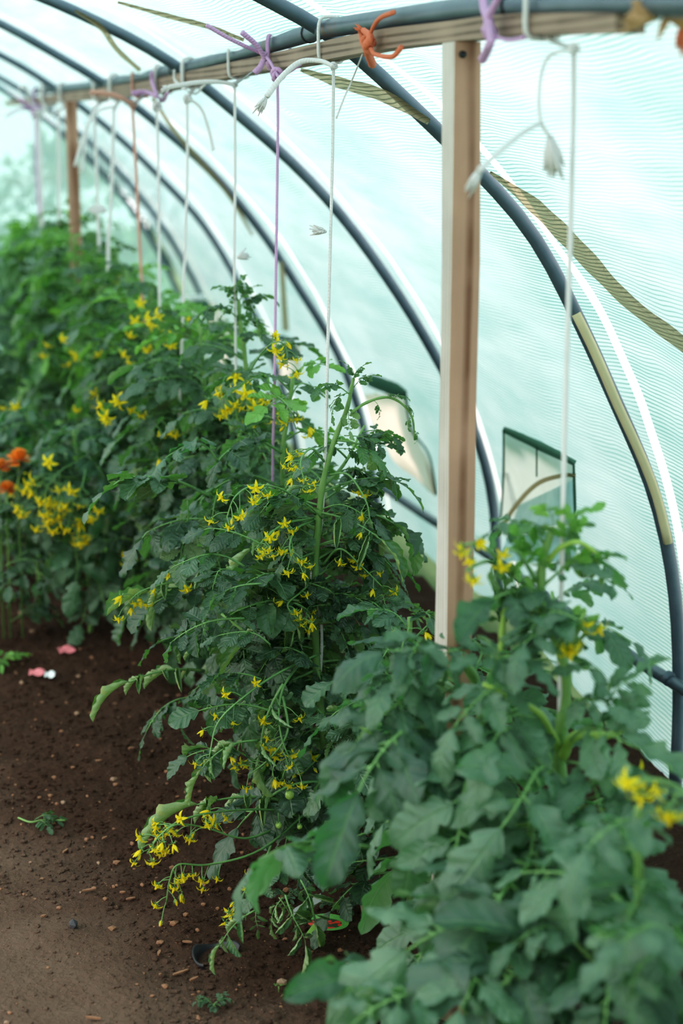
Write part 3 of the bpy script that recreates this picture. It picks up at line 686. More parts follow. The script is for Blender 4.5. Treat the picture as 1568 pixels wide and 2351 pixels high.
for q in [('crinkle',0,(742,1185),(1000,1245),3.68,3.75,.1),('bush',1,(740,1190),(560,1140),3.66,3.45,.2),('crinkle',3,(735,1250),(905,1250),3.66,3.5,-.2),
          ('bush',2,(724,1370),(490,1320),3.66,3.35,.1),('crinkle',4,(724,1420),(830,1500),3.66,3.5,-.3),('crinkle',5,(724,1420),(480,1390),3.64,3.35,.0),
          ('curl',0,(650,1570),(580,1810),3.45,3.35,.4),('curl',1,(590,1700),(400,1780),3.4,3.3,.2),('bush',4,(735,1560),(620,1470),3.6,3.4,0),
          ('crinkle',6,(745,1690),(890,1640),3.66,3.5,0),('bush',5,(745,1700),(860,1600),3.7,3.6,.2),('crinkle',7,(745,1650),(560,1600),3.6,3.35,.1),
          ('curl',2,(655,2055),(717,2225),3.12,3.06,.2),('curl',0,(640,2060),(690,2150),3.12,3.1,.5),('curl',3,(690,2020),(745,2170),3.15,3.1,.6),('curl',4,(585,2090),(472,2205),3.14,3.1,.3),('curl',2,(590,2085),(590,2155),3.14,3.12,.3),('curl',1,(650,2060),(605,2150),3.14,3.12,.3),('crinkle',3,(700,1960),(560,2080),3.2,3.18,.2),('crinkle',5,(740,1950),(660,2060),3.2,3.18,.2),
          ('bush',6,(760,1800),(470,1920),3.6,3.2,0),('crinkle',8,(760,1850),(850,1900),3.7,3.6,0),('curl',0,(700,1850),(340,1860),3.55,3.5,.4),
          ('bush',0,(720,1380),(930,1390),3.68,3.6,0),('crinkle',1,(722,1370),(860,1450),3.68,3.5,.3)]:
    px_leaf(R0,*q)
for q in [((742,1185),(905,1150),3.72),((742,1230),(985,1200),3.8),((740,1260),(930,1320),3.75),((738,1300),(1000,1370),3.85),((736,1340),(960,1290),3.9),((736,1400),(990,1450),3.85),((736,1440),(900,1520),3.75),((736,1480),(1000,1540),3.85),
          ((736,1520),(880,1440),3.8),((742,1150),(900,1080),3.75),((738,1560),(960,1620),3.85),((738,1320),(880,1250),3.7)]:
    px_leaf(R0,['bush','crinkle'][int(q[0][1]/10)%2],int(q[1][0]/7),q[0],q[1],q[2],q[2]+.1,.3*math.sin(q[1][0]))
for q in [((600,1250),(420,1215),3.5),((560,1300),(345,1285),3.5),((600,1340),(430,1420),3.45),((560,1420),(350,1480),3.5),((620,1480),(470,1440),3.4),((600,1560),(430,1570),3.45),((640,1640),(400,1640),3.45),((600,1760),(380,1720),3.45)]:
    px_leaf(R0,['crinkle','bush'][int(q[0][1]/10)%2],int(q[1][0]/7),q[0],q[1],q[2],q[2],.4*math.sin(q[1][0]))
T=[([(745,1900),(640,1862,3.5),(520,1862,3.4),(425,1880,3.34),(370,1915,3.3),(338,1960,3.3)],17,.034),
   ([(640,1900,3.5),(560,1925,3.4),(470,1900,3.36),(400,1895,3.3),(350,1935,3.3)],11,.03),
   ([(720,1850,3.6),(600,1950,3.4),(480,1985,3.35),(410,1985,3.32),(390,2020,3.32),(382,2070,3.32)],15,.034),
   ([(640,1900,3.5),(600,1990,3.4),(560,2050,3.35),(535,2110,3.34)],6,.028),
   ([(690,1520,3.6),(650,1580,3.5),(640,1650,3.42),(655,1720,3.4),(690,1775,3.4)],10,.045),
   ([(650,1600,3.5),(660,1680,3.42),(620,1740,3.4),(570,1780,3.4)],9,.04),
   ([(735,1500,3.66),(640,1545,3.5),(560,1600,3.4),(500,1660,3.38),(480,1740,3.36)],7,.04),
   ([(724,1180),(650,1125,3.6),(585,1115,3.5),(540,1140,3.45),(520,1190,3.45)],11,.035),
   ([(720,1190),(660,1200,3.6),(620,1225,3.55),(585,1262,3.5)],8,.03),
   ([(720,1195),(680,1215,3.6),(665,1260,3.55),(690,1300,3.55)],8,.03),
   ([(745,1060),(715,1030,3.62),(690,1060,3.58),(700,1110,3.56)],10,.03),
   ([(755,1090),(800,1090,3.64),(840,1150,3.6),(850,1200,3.6)],5,.03),
   ([(738,1300),(780,1260,3.62),(830,1300,3.6),(880,1350,3.6)],7,.03),
   ([(722,1330),(690,1360,3.6),(660,1390,3.55),(690,1430,3.55)],9,.03),
   ([(724,1380),(705,1400,3.62),(700,1440,3.6)],5,.02),
   ([(745,1720),(720,1750,3.6),(690,1780,3.58)],4,.02),
   ([(757,1800),(880,1440,3.5),(935,1440,3.5),(970,1560,3.5),(965,1600,3.5)],6,.025)]
for i,(p,n,s) in enumerate(T[:-1]): truss(R0,pxp(p,YC),n,100+i,1.2,s,.0028,openp=.72)
for x,y,r in ((665,1825,.010),(688,1898,.006),(640,1895,.007)): fruit(R0,P(x,y,Y=3.45),r)

# ---- other plants along the strings
def plant(stem, label, n, seed, kinds, Lr, r0=.009, r1=.005, shoots=3, aisle=.4, young=True, elev=(-.55,.4), z0=.12, xmax=1.6, t0=.03, clear=None):
    g=P(stem[0][0],stem[0][1],Y=stem[0][2]) if len(stem[0])==3 and stem[0][2]>1.2 else np.array(stem[0])
    pts=[P(q[0],q[1],Y=q[2]) for q in stem]; pts[0][2]=-.02
    root=empty('tomato_plant',(pts[0][0],pts[0][1],0),label,'plant',GT); c=stem_tube(root,pts,r0,r1)
    leafy(root,c,n,seed,kinds,Lr,aisle,z0,young,shoots,elev,t0,xmax,1.0,clear); return root,c
def wstem(x,y,h,lean=0.0,seed=0):
    r=random.Random(seed); out=[]
    for k in range(6):
        f=k/5; q=(x+lean*f+r.uniform(-.02,.02),y+r.uniform(-.02,.02),-.02+(h+.02)*f); a,b=proj(q); out.append((a,b,q[1]))
    return out
# lilac-string plant just behind, with arching truss
r1,c1=plant(wstem(.99,4.14,1.02,.02,1),'tomato plant on the lilac string, directly behind the central plant',34,11,['crinkle','bush','bush'],(.2,.3),shoots=5)
for i,(p,n) in enumerate([([(575,850,4.2),(605,805,4.1),(635,785,4.05),(657,800,4.05),(660,850,4.05)],10),([(620,900,4.1),(660,930,4.0),(680,985,4.0)],6),([(600,1290,4.1),(480,1330,3.95),(380,1340,3.9),(320,1360,3.88),(290,1390,3.88)],9)]): truss(r1,pxp(p,4.1),n,200+i,1.5,.035)
for q in [('broad',1,(500,1060),(325,1010),4.0,3.85,.3),('bush',1,(480,1140),(185,1115),4.0,3.8,.1),('bush',2,(430,1150),(420,1330),3.95,3.9,.3),('bush',3,(500,1130),(490,1290),4.0,3.9,.2),
          ('bush',4,(520,1200),(262,1260),4.0,3.8,.2),('crinkle',1,(540,1360),(300,1400),4.0,3.8,.1),('crinkle',2,(520,1340),(510,1190),3.9,3.85,.4),('curl',2,(480,1400),(395,1500),3.95,3.85,.2),
          ('curl',3,(520,1390),(260,1330),4.0,3.8,.5),('crinkle',5,(520,1500),(330,1450),4.0,3.8,.0),('curl',0,(470,1540),(218,1588),3.95,3.75,.3),('bush',6,(450,1600),(290,1700),4.0,3.9,.3),('bush',5,(500,1550),(380,1690),4.0,3.9,.3)]:
    px_leaf(r1,*q)
# tall lone shoot plant
st=[(600,1720,4.58),(585,1400,4.58),(572,1150,4.58),(575,980,4.58),(568,880,4.58),(560,800,4.58),(551,740,4.58),(548,690,4.58)]
r2,c2=plant(st,'tomato plant with a lone tall shoot and leafy tuft against the mint wall',34,12,['crinkle','bush','bush'],(.2,.3),shoots=4,young=False,t0=-.0)
for o in [q for q in r2.children if q.name.startswith('leaf') and False]: pass
for i,q in enumerate([((548,700),(500,635)),((548,695),(590,645)),((550,710),(496,720)),((550,705),(598,735)),((548,690),(545,625)),((550,700),(520,680)),((550,705),(580,690)),((550,712),(560,752)),((550,700),(600,700)),((549,690),(515,655)),((549,690),(572,630))]):
    px_leaf(r2,'tuft',i,q[0],q[1],4.58,4.56,.2*i)
for i,(p,n) in enumerate([([(548,960,4.5),(545,920,4.4),(520,905,4.35),(500,930,4.35)],9),([(548,960,4.5),(550,925,4.4),(585,915,4.35),(605,950,4.35)],10),([(548,960,4.5),(540,900,4.4),(560,890,4.35),(570,930,4.35)],7)]): truss(r2,pxp(p,4.5),n,220+i,1.6,.035,openp=.85)
stem_tube(r2,pxp([(556,1200,4.5),(552,1050,4.5),(546,960,4.5),(545,925,4.45)],4.5),.006,.004,'side_shoot')
labs=[(5.0,1.05,'tomato plant left of the tall shoot with dark wilted leaves near its top'),
 (5.45,1.04,'tomato plant under the white string, with pale leaves at mid height'),
 (5.9,1.08,'tomato plant below the lilac bow string with a row of flowers at its top'),
 (6.35,1.10,'blurred tomato plant around the salmon pink string'),
 (6.8,1.14,'blurred bushy tomato plant left of the salmon string'),
 (7.3,1.16,'blurred tomato plant right of the far post'),
 (7.85,1.20,'blurred tall tomato plant growing around the far post'),
 (8.5,1.22,'far tomato plant with bright lime leaves, left of the far post'),
 (9.2,1.12,'second most distant tomato plant at the left edge'),
 (9.9,1.1,'most distant tomato plant beside the end wall')]
RT_=[]
for i,(y,h,lab) in enumerate(labs):
    kinds=['bush','bush','crinkle'] if i<3 else ['bush','tuft','bush','far','tuft']
    r_,c_=plant(wstem(.97+.05*math.sin(i*2.1),y,h,.03*math.sin(i),20+i),lab,40,30+i,kinds,(.22,.33),shoots=5,aisle=.5)
    leafy(r_,c_,20,130+i,kinds,(.24,.34),1.3,.15,False,0,(-.6,.1),.05,1.5); RT_.append((r_,c_))
# extra low plants filling the aisle side further back
for i,(x,y,h,lab) in enumerate([(.62,6.3,.62,'low tomato bush at the left edge above the marigolds'),(.70,5.6,.66,'low leafy tomato bush leaning into the path behind the flower cluster'),(.55,7.4,.8,'tomato bush reaching the left edge at mid height'),(.6,8.6,1.0,'dark tomato bush at the left edge below the lime leaves')]):
    r_,c_=plant(wstem(x,y,h,-.02,60+i),lab,34,70+i,['bush','broad'],(.2,.3),shoots=4,aisle=.2,young=False); RT_.append((r_,c_))
def ftruss(k,p,n,seed,size=1.5,spread=.05): truss(RT_[k][0],[P(*q[:2],Y=q[2]) for q in p],n,seed,size,spread,openp=.9)
ftruss(0,[(420,980,5.0),(380,960,4.9),(340,1000,4.85)],4,301)
ftruss(1,[(400,900,5.4),(300,930,5.0),(245,945,4.95)],7,302,1.9,.04)
ftruss(1,[(360,850,5.4),(380,790,5.3),(400,730,5.2),(370,740,5.2)],8,303,1.9,.05)
ftruss(2,[(360,900,5.8),(340,820,5.6),(330,780,5.5),(380,790,5.5)],12,304,1.9,.06)
ftruss(2,[(340,820,5.8),(325,740,5.7),(330,700,5.7)],4,305,1.9,.04)
ftruss(3,[(250,820,6.2),(200,800,6.0),(160,790,6.0)],5,306,1.8,.05)
ftruss(3,[(200,950,6.2),(190,920,5.9),(250,905,5.9)],6,307,1.8,.05)
ftruss(4,[(160,1000,6.6),(130,800,6.4),(115,800,6.4)],3,308,1.8,.04)
ftruss(4,[(250,640,6.8),(255,625,6.7),(262,640,6.7)],3,309,1.8,.03)
ftruss(11,[(200,1050,5.6),(190,1110,5.3),(165,1160,5.3),(150,1190,5.3)],26,310,2.0,.075)
ftruss(11,[(200,1050,5.6),(140,1080,5.3),(110,1120,5.3),(90,1170,5.3)],22,311,2.0,.07)
ftruss(10,[(120,1060,6.0),(100,1080,5.8),(70,1130,5.8)],10,312,1.8,.06)
ftruss(10,[(60,950,6.1),(20,930,6.0),(5,920,6.0)],3,313,1.6,.04)
ftruss(11,[(330,1250,5.4),(300,1270,5.2),(285,1275,5.2)],4,314,1.4,.03)
# ---- near plants
r3,c3=plant(wstem(1.03,3.2,.66,-.02,80),'shorter tomato plant between the central plant and the post',30,90,['broad','crinkle','bush'],(.2,.28),shoots=3,young=False,aisle=.3)
for i,p in enumerate([[(930,1700,3.1),(945,1600,3.05),(955,1540,3.0),(970,1590,3.0)],[(900,1600,3.1),(925,1480,3.1),(940,1440,3.1)],[(960,1600,3.1),(975,1540,3.1),(990,1505,3.1)]]): truss(r3,pxp(p,3.1),5 if i<1 else 3,320+i,1.1,.025,openp=.4)
r4,c4=plant([(1085,2140,2.78),(1090,1900,2.78),(1098,1740,2.78),(1105,1650,2.78),(1090,1560,2.77),(1045,1500,2.76)],'thick stemmed tomato plant right beside the foot of the near post',20,91,['broad'],(.22,.30),r0=.013,r1=.008,shoots=3,young=False,aisle=.2)
st=[(1306,2300,2.5),(1300,2080,2.5),(1292,1900,2.5),(1285,1720,2.5),(1300,1570,2.5),(1278,1470,2.5),(1245,1390,2.5),(1245,1290,2.5),(1270,1210,2.5)]
r5,c5=plant(st,'near blurred tomato plant on the thick white string, right of the post',15,92,['broad','broad','broad'],(.2,.28),r0=.013,r1=.006,shoots=3,young=False,aisle=.35,elev=(-.5,.5),xmax=1.3,clear=.35)
for i,q in enumerate([((1250,1250),(1200,1170)),((1270,1210),(1250,1150)),((1280,1230),(1380,1160)),((1290,1240),(1350,1200)),((1250,1280),(1150,1300)),((1300,1260),(1370,1330)),((1250,1300),(1110,1400)),((1310,1260),(1400,1290)),((1260,1330),(1180,1390)),((1240,1390),(1090,1330)),((1260,1300),(1210,1240)),((1290,1250),(1310,1170)),((1250,1350),(1130,1460)),((1270,1400),(1370,1440)),((1245,1260),(1175,1215)),((1300,1280),(1410,1330))]):
    px_leaf(r5,['tuft','young','far'][i%3],i,q[0],q[1],2.5,2.46,.3*i)
px_leaf(r5,'far',1,(1285,1840),(1195,1900),2.42,2.4)
stem_tube(r5,pxp([(1240,1390,2.5),(1190,1370,2.48),(1160,1400,2.46),(1150,1480,2.45),(1140,1560,2.45)],2.5),.006,.004,'side_shoot',M['stem_young'])
stem_tube(r5,pxp([(1255,1290,2.5),(1290,1255,2.48),(1330,1245,2.46),(1370,1270,2.46)],2.5),.005,.003,'side_shoot',M['stem_young'])
stem_tube(r5,pxp([(1285,1720,2.5),(1240,1640,2.45),(1170,1600,2.42),(1110,1570,2.42)],2.5),.006,.004,'side_shoot',M['stem_young'])
stem_tube(r5,pxp([(1290,1740,2.5),(1320,1690,2.46),(1390,1690,2.44),(1440,1670,2.42)],2.5),.009,.005,'side_shoot',M['stem_young'])
for i,(p,n,sz) in enumerate([([(1160,1310,2.48),(1130,1270,2.45),(1090,1250,2.42),(1065,1250,2.42)],3,1.3),([(1140,1290,2.48),(1110,1290,2.45),(1070,1310,2.42)],2,1.3),([(1230,1330,2.5),(1190,1270,2.45),(1160,1258,2.45)],2,1.2),([(1270,1500,2.48),(1290,1470,2.42),(1300,1460,2.4)],2,1.6),([(1300,1500,2.5),(1340,1460,2.42),(1362,1445,2.4)],2,1.3),
   ([(1300,1860,2.48),(1340,1810,2.4),(1400,1790,2.36),(1440,1800,2.35),(1350,1835,2.35)],4,1.7)]): truss(r5,pxp(p,2.5),n,340+i,sz,.02,.004,openp=.9,start=.6)
big=[((1015,1575),(860,1420),2.6,2.5),((1010,1570),(830,1590),2.6,2.5),((1000,1600),(740,1730),2.6,2.45),((1050,1660),(1000,1830),2.55,2.4),((1000,1680),(720,1880),2.55,2.35),((1060,1700),(900,1940),2.5,2.4),((1090,1720),(850,2030),2.5,2.4),((1130,1750),(960,2080),2.45,2.25),
 ((1180,1600),(980,1660),2.45,2.35),((1230,1650),(1060,1760),2.45,2.3),((1120,1560),(1260,1480),2.4,2.3),((1300,1650),(1420,1580),2.4,2.3),((1310,1700),(1540,1720),2.4,2.2),((1300,1750),(1450,1950),2.4,2.2),((1290,1800),(1060,1900),2.4,2.2),((1290,1900),(1130,2030),2.4,2.2),((1320,1880),(1560,2000),2.35,2.15),((1280,1940),(1180,1990),2.4,2.3),
 ((1180,2130),(840,2185),2.35,2.15),((1300,2060),(1010,2060),2.35,2.1),((965,2350),(765,2165),2.35,2.25),((1300,2150),(1060,2351),2.25,2.0),((1320,2100),(1540,2160),2.25,2.0),((1200,2210),(960,2300),2.2,2.05),((1320,2200),(1300,2400),2.2,1.95),((850,1945),(485,2030),2.6,2.55),((1000,2300),(720,2360),2.2,2.1),((1380,1600),(1330,1480),2.4,2.35),((1400,1650),(1480,1500),2.4,2.35),((1150,1560),(1090,1470),2.4,2.35),((1000,1500),(900,1490),2.6,2.5)]
for i,(b,t,y0,y1) in enumerate(big):
    px_leaf(r4 if b[0]<1100 and b[1]<1800 else r5,'broad',i*3+1,b,t,y0,y1,1.15 if t[0]==485 else .25*math.sin(i*1.7),(-.15,-.45,1))
r6,c6=plant(wstem(1.0,2.05,.72,-.02,81),'large blurred tomato plant filling the bottom right corner',19,93,['broad'],(.22,.3),r0=.011,shoots=3,young=False,aisle=.5,xmax=1.45)
for i,(p,n) in enumerate([([(1600,1850,2.1),(1560,1810,2.0),(1500,1790,2.0),(1450,1800,2.0)],4),([(1600,1850,2.1),(1570,1820,2.0),(1545,1830,2.0)],3)]): truss(r6,pxp(p,2.0),n,360+i,1.5,.02,.004,openp=.8,start=.6)
r7,c7=plant(wstem(1.0,1.72,.60,-.02,82),'blurred tomato plant at the bottom right edge, nearest the camera',22,94,['broad'],(.2,.28),r0=.011,shoots=2,young=False,aisle=.5,xmax=1.45)

# marigolds
t=empty('marigold',P(30,1130,Y=6.3),'blurred orange marigold flowers low at the left edge','flower')
rr=random.Random(4)
for x,y,s in ((42,1058,.040),(-2,1078,.036),(16,1125,.03)):
    c=P(x,y,Y=5.5); mb=MB()
    for k in range(46):
        ph=math.acos(rr.uniform(-.3,1)); a=rr.random()*6.28; d=np.array([math.sin(ph)*math.cos(a),math.sin(ph)*math.sin(a),math.cos(ph)]); S=np.cross(d,(0,0,1)); S/=np.linalg.norm(S)+1e-6
        mb.grid([c+d*s*.2-S*s*.1,c+d*s*.2+S*s*.1,c+d*s*.7-S*s*.3,c+d*s*.7+S*s*.3,c+d*s-S*s*.2,c+d*s+S*s*.2],3,2)
    mb.build('bloom',M['marigold'],t); MB().tube([c,c+(0,.05,-.15),(c[0],c[1]+.08,0)],.004,6).build('stem',M['stem'],t)
for k in range(26):
    a=k*.63; b=np.array([P(15,1100,Y=5.55)[0]+.02*math.sin(k*2),5.55+.02*math.cos(k*3),.06+.021*k]); place(LV['bush'][k%8],'leaf',t,b,b+.17*np.array([math.cos(a),math.sin(a),.1]))

# ------------------------------------------------------------------ ground
def gz(x,y):
    bed=1/(1+math.exp(-(x-.62)*7)); v=Vector((x,y,0))
    z=.018*noise.noise(v*1.7)+(.012+.012*bed)*noise.noise(v*6+Vector((3,0,0)))
    k=.25+.75*min(1,max(0,(x-.35)*2.2)+max(0,(y-3.3)*.5))
    z+=k*(.008*noise.noise(v*19)+.0075*abs(noise.noise(v*41))+.0045*noise.noise(v*90))
    return z+.02*bed-.012
xs=np.arange(-.35,1.95,.0125); ys=np.concatenate([np.arange(2.3,4.6,.0125),np.arange(4.6,11.2,.03)])
V=[(x,y,gz(x,y)) for y in ys for x in xs]
def soil():
    t=NT('garden soil'); co=t.n('TexCoord').outputs['Object']; s=t.n('SeparateXYZ',{0:co})
    a=t.noise(co,14,8,.7).outputs[0]; b=t.noise(co,85,5,.7).outputs[0]; c=t.noise(co,3,3).outputs[0]
    v=t.n('TexVoronoi',{'Vector':co,'Scale':150.0}); v2=t.n('TexVoronoi',{'Vector':co,'Scale':60.0})
    dark=t.mix(a,srgb(24,17,13),srgb(76,56,45)); dark=t.mix(t.math('MULTIPLY',b,.6),dark,srgb(100,72,56))
    path=t.mix(a,srgb(88,70,60),srgb(132,112,98)); path=t.mix(t.math('MULTIPLY',b,.5),path,srgb(120,96,84))
    m=t.math('ADD',t.math('MULTIPLY',t.math('SUBTRACT',.62,s.outputs[0]),2.4),t.math('MULTIPLY',t.math('SUBTRACT',3.55,s.outputs[1]),.75))
    m=t.math('ADD',m,t.math('MULTIPLY',t.math('SUBTRACT',c,.5),1.6),clamp=True)
    # open path only where feet tread, near the camera
    col=t.mix(t.math('MULTIPLY',m,.9),dark,path)
    speck=t.math('LESS_THAN',v.outputs['Distance'],.16); sc=t.math('GREATER_THAN',v.outputs['Color'],.72)
    col=t.mix(t.math('MULTIPLY',t.math('MULTIPLY',speck,sc),.7),col,srgb(170,135,110))
    h=t.math('ADD',t.math('MULTIPLY',a,.5),t.math('ADD',b,t.math('MULTIPLY',v2.outputs['Distance'],.5)))
    return t.done(t.n('BsdfPrincipled',{'Base Color':col,'Roughness':.95,'Specular IOR Level':.15,'Normal':t.bump(h,1.0,.012)}).outputs[0])
M['soil']=soil()
o=MB().grid(V,len(ys),len(xs),[(q[0],q[1]) for q in V]).build('floor',M['soil']); o['kind']='structure'
mb=MB(); mb.add([(-12,-6,-.05),(14,-6,-.05),(14,30,-.05),(-12,30,-.05)],[(0,1,2,3)])
o=mb.build('floor_outer',plain('outdoor grass',srgb(86,112,66),.9,.3,3)); o['kind']='structure'
def lump(mb,p,s,r,mi=0,flat=.7):
    ico=[(0,0,1),(.89,0,.45),(.28,.85,.45),(-.72,.53,.45),(-.72,-.53,.45),(.28,-.85,.45),(.72,.53,-.45),(-.28,.85,-.45),(-.89,0,-.45),(-.28,-.85,-.45),(.72,-.53,-.45),(0,0,-1)]
    f=[(0,1,2),(0,2,3),(0,3,4),(0,4,5),(0,5,1),(1,6,2),(2,7,3),(3,8,4),(4,9,5),(5,10,1),(2,6,7),(3,7,8),(4,8,9),(5,9,10),(1,10,6),(11,7,6),(11,8,7),(11,9,8),(11,10,9),(11,6,10)]
    sx,sy=r.uniform(.7,1.3),r.uniform(.7,1.3)
    mb.add([(p[0]+a*s*sx*r.uniform(.75,1.2),p[1]+b*s*sy*r.uniform(.75,1.2),p[2]+c*s*flat*r.uniform(.75,1.2)) for a,b,c in ico],f,None,mi)
rr=random.Random(11); mb=MB()
for k in range(16000):
    y=2.6+3.6*rr.random()**1.4; x=rr.uniform(.1,1.25)
    if x<.45 and y<3.6 and rr.random()<.6: continue
    s=.0012+.0045*rr.random()**3; 
    if x>.5 or y>3.4: s*=1.5
    lump(mb,(x,y,gz(x,y)+s*.2),s,rr,0 if rr.random()<.93 else 1)
o=mb.build('soil_crumbs',[M['soil'],M['chip']],None,False); tag(o,'brown soil crumbs and bits of bark scattered over the path and bed','soil crumbs',None,'stuff')
def ground(px,py):
    p=P(px,py,Z=0); 
    for _ in range(4): p=P(px,py,Z=gz(p[0],p[1]))
    return p
def one(name,px,py,s,mat,label,cat,group=None,flat=.7,seed=0):
    mb=MB(); r=random.Random(seed); p=ground(px,py); lump(mb,p+(0,0,s*.3),s,r,0,flat)
    return tag(mb.build(name,M[mat],None,False),label,cat,group)
one('stone',168,2128,.014,'stone_dark','small black stone lying on the bare path at lower left','stone',None,1.0,1)
one('stone',646,2258,.009,'stone','little tan stone in the dark soil below the hanging curled leaves','stone',None,.8,2)
one('stone',705,2240,.009,'stone','reddish stone just under the tip of the curled leaf','stone',None,.8,3)
one('stone',770,2245,.012,'stone','largest reddish stone, half hidden by the blurred leaf at bottom centre','stone',None,.9,4)
one('stone',50,1410,.016,'stone','brownish stone far up the path near the left edge','stone',None,.7,5)
for i,(x,y,s) in enumerate([(180,1555,.008),(176,1640,.009),(75,1452,.012),(145,1845,.009),(226,1983,.006),(70,1981,.004),(185,2050,.004),(15,2350,.006),(50,1570,.010),(260,1790,.008)]):
    one('pebble',x,y,s,'stone','small pale tan pebble on the brown path','pebble','small tan pebbles on the path',.7,10+i)
def chip(px,py,ang,L,label,w=.004,mat='chip',name='wood_chip',grp=None):
    p=ground(px,py)+(0,0,.006); d=np.array([math.cos(ang),math.sin(ang),0])*L/2; n=np.array([-d[1],d[0],0])/L*2*w; mb=MB()
    V=[p-d-n*.6,p-d+n*.4,p+n,p+d+n*.3,p+d-n*.5,p-n]; V2=[q+(0,0,.003) for q in V]
    mb.add(V+V2,[(5,4,3,2,1,0),(6,7,8,9,10,11)]+[(i,(i+1)%6,6+(i+1)%6,6+i) for i in range(6)])
    return tag(mb.build(name,M[mat],None,False),label,'wood chip',grp)
for x,y,a,L in [(205,2050,.1,.03),(365,2195,1.2,.02),(415,2240,.4,.035),(215,2345,-.5,.03),(445,2255,.5,.02),(150,1960,.9,.02),(100,2110,.4,.012),(300,2070,.2,.02),(240,1930,.7,.016),(430,2170,-.4,.02)]:
    chip(x,y,a,L,'thin pale wood chip lying on the dry path','.004' and .0035,grp='pale wood chips on the path')
# litter
def card(name,px,py,w,h,ang,mat,label,cat,tilt=.25):
    p=ground(px,py)+(0,0,.012); d=np.array([math.cos(ang),math.sin(ang),0]); n=np.array([-d[1],d[0],0]); V=[]
    for i in range(5):
        for j in range(4):
            V.append(p+d*w*(i/4-.5)+n*h*(j/3-.5)+np.array([0,0,.004*math.sin(i*1.9+j)+tilt*h*(j/3)]))
    return tag(MB().grid(V,5,4).build(name,M[mat]),label,cat)
card('petal_litter',152,1503,.052,.04,.2,'pink','crumpled pink scrap lying far up the path','litter')
o=card('paper_scrap',85,1555,.045,.035,-.2,'pink','faded pink and white plant tag lying on the path','litter')
card('paper_scrap',115,1560,.03,.033,-.2,'white','white end of the faded tag on the path','litter')
# cut sprig on the path
g=ground(100,1892); t=empty('cut_sprig',g,'wilted green tomato sprig lying on the bare path','leaf litter')
g2=ground(150,1893); MB().tube(smooth([ground(42,1885)+(0,0,.008),ground(70,1895)+(0,0,.008),g+(0,0,.01),g2+(0,0,.01)],5),.0025,6).build('stem',M['stem'],t)
for a,b in (((80,1893),(155,1890)),((95,1895),(110,1925)),((100,1890),(140,1905))): place(LV['youngdark'][a[0]%4],'leaf',t,ground(*a)+(0,0,.012),ground(*b)+(0,0,.02))
# seedlings
def seedling(px,py,n,L,label,mat='young'):
    g=ground(px,py); t=empty('seedling',g,label,'seedling'); MB().tube([g,g+(0,0,.012)],.0012,5).build('stem',M['stem'],t)
    for k in range(n):
        a=k*2.3; place(LV[mat][k%4],'leaf',t,g+(0,0,.012),g+L*np.array([math.cos(a),math.sin(a),.25])+(0,0,.012))
seedling(490,2320,5,.04,'small pale green seedling at the bottom edge of the photo','crinkle')
seedling(640,2278,2,.012,'tiny two leaved sprout beside the little tan stone')
seedling(775,2095,6,.05,'cluster of small green seedlings in the shade beside the cane','bush')
seedling(660,2070,5,.04,'small green seedlings behind the curled leaves','bush')
seedling(5,1530,5,.09,'green seedling at the left edge of the path','young')
# dark plastic pot rim half buried
g=ground(500,2205); t=MB(); V=[];an=np.linspace(.2,PI*1.25,24)
for a in an:
    for rad,z in ((.040,-.01),(.046,.016),(.050,.018),(.050,.012)): V.append((g[0]+rad*math.cos(a),g[1]+rad*math.sin(a),g[2]+z+.006*math.sin(a*3)))
t.grid(V,24,4)
tag(t.build('pot_rim',M['black']),'black plastic pot rim half buried under the lowest flowers','pot')
# plant label card with a picture of red tomatoes
def cardmat():
    t=NT('seed card print'); uv=t.n('UVMap',uv_map='UV').outputs[0]; s=t.n('SeparateXYZ',{0:uv})
    v=t.n('TexVoronoi',{'Vector':uv,'Scale':6.0}); n=t.noise(uv,9,3).outputs[0]
    red=t.mix(t.math('LESS_THAN',v.outputs['Distance'],.46),srgb(60,70,50),srgb(215,60,50))
    dx=t.math('MULTIPLY',t.math('SUBTRACT',s.outputs[0],.42),2.4); dy=t.math('MULTIPLY',t.math('SUBTRACT',s.outputs[1],.42),3.2)
    m=t.math('LESS_THAN',t.math('ADD',t.math('MULTIPLY',dx,dx),t.math('MULTIPLY',dy,dy)),.95)
    base=t.mix(n,srgb(70,140,80),srgb(130,190,100))
    return t.done(t.n('BsdfPrincipled',{'Base Color':t.mix(m,base,red),'Roughness':.3}).outputs[0])
M['card']=cardmat()
g=ground(740,2150); R_=np.array([math.cos(-yaw),math.sin(-yaw),0]); Nn=np.array([math.sin(yaw)*0,-.35,.94]); Uu=np.cross(R_,-Nn); Uu=np.array([0,.85,.5]); V=[];U=[];F=[]
c=g+(0.012,0,.03); t=empty('plant_label_card',g,'oval seed card with a red tomato picture and green tail, leaning under the curled leaves','label')
for k in range(28):
    a=2*PI*k/28; e=(.042*math.cos(a),.021*math.sin(a)); V.append(c+R_*e[0]+Uu*e[1]); U.append((.5+e[0]/.084,.5+e[1]/.042))
MB().add(V,[tuple(range(28))],U).build('picture_oval',M['card'],t)
a=c-R_*.03-Uu*.012; b=c-R_*.052-Uu*.03; MB().add([a+(0.025,0,0),a+(-.002,.0,0.008),b,b+(.012,-.004,-.004)],[(0,1,2,3)]).build('stake_tail',plain('lime card',srgb(150,200,100),.4,.05),t)
a=ground(674,2135)+(0,0,.03); b=ground(738,2105)+(0,0,.035); o=MB().add([a,b,b+(0,.004,.016),a+(0,.004,.014)],[(0,1,2,3)]).build('plant_tag',M['white']); tag(o,'white plastic plant tag just behind the oval seed card','label')
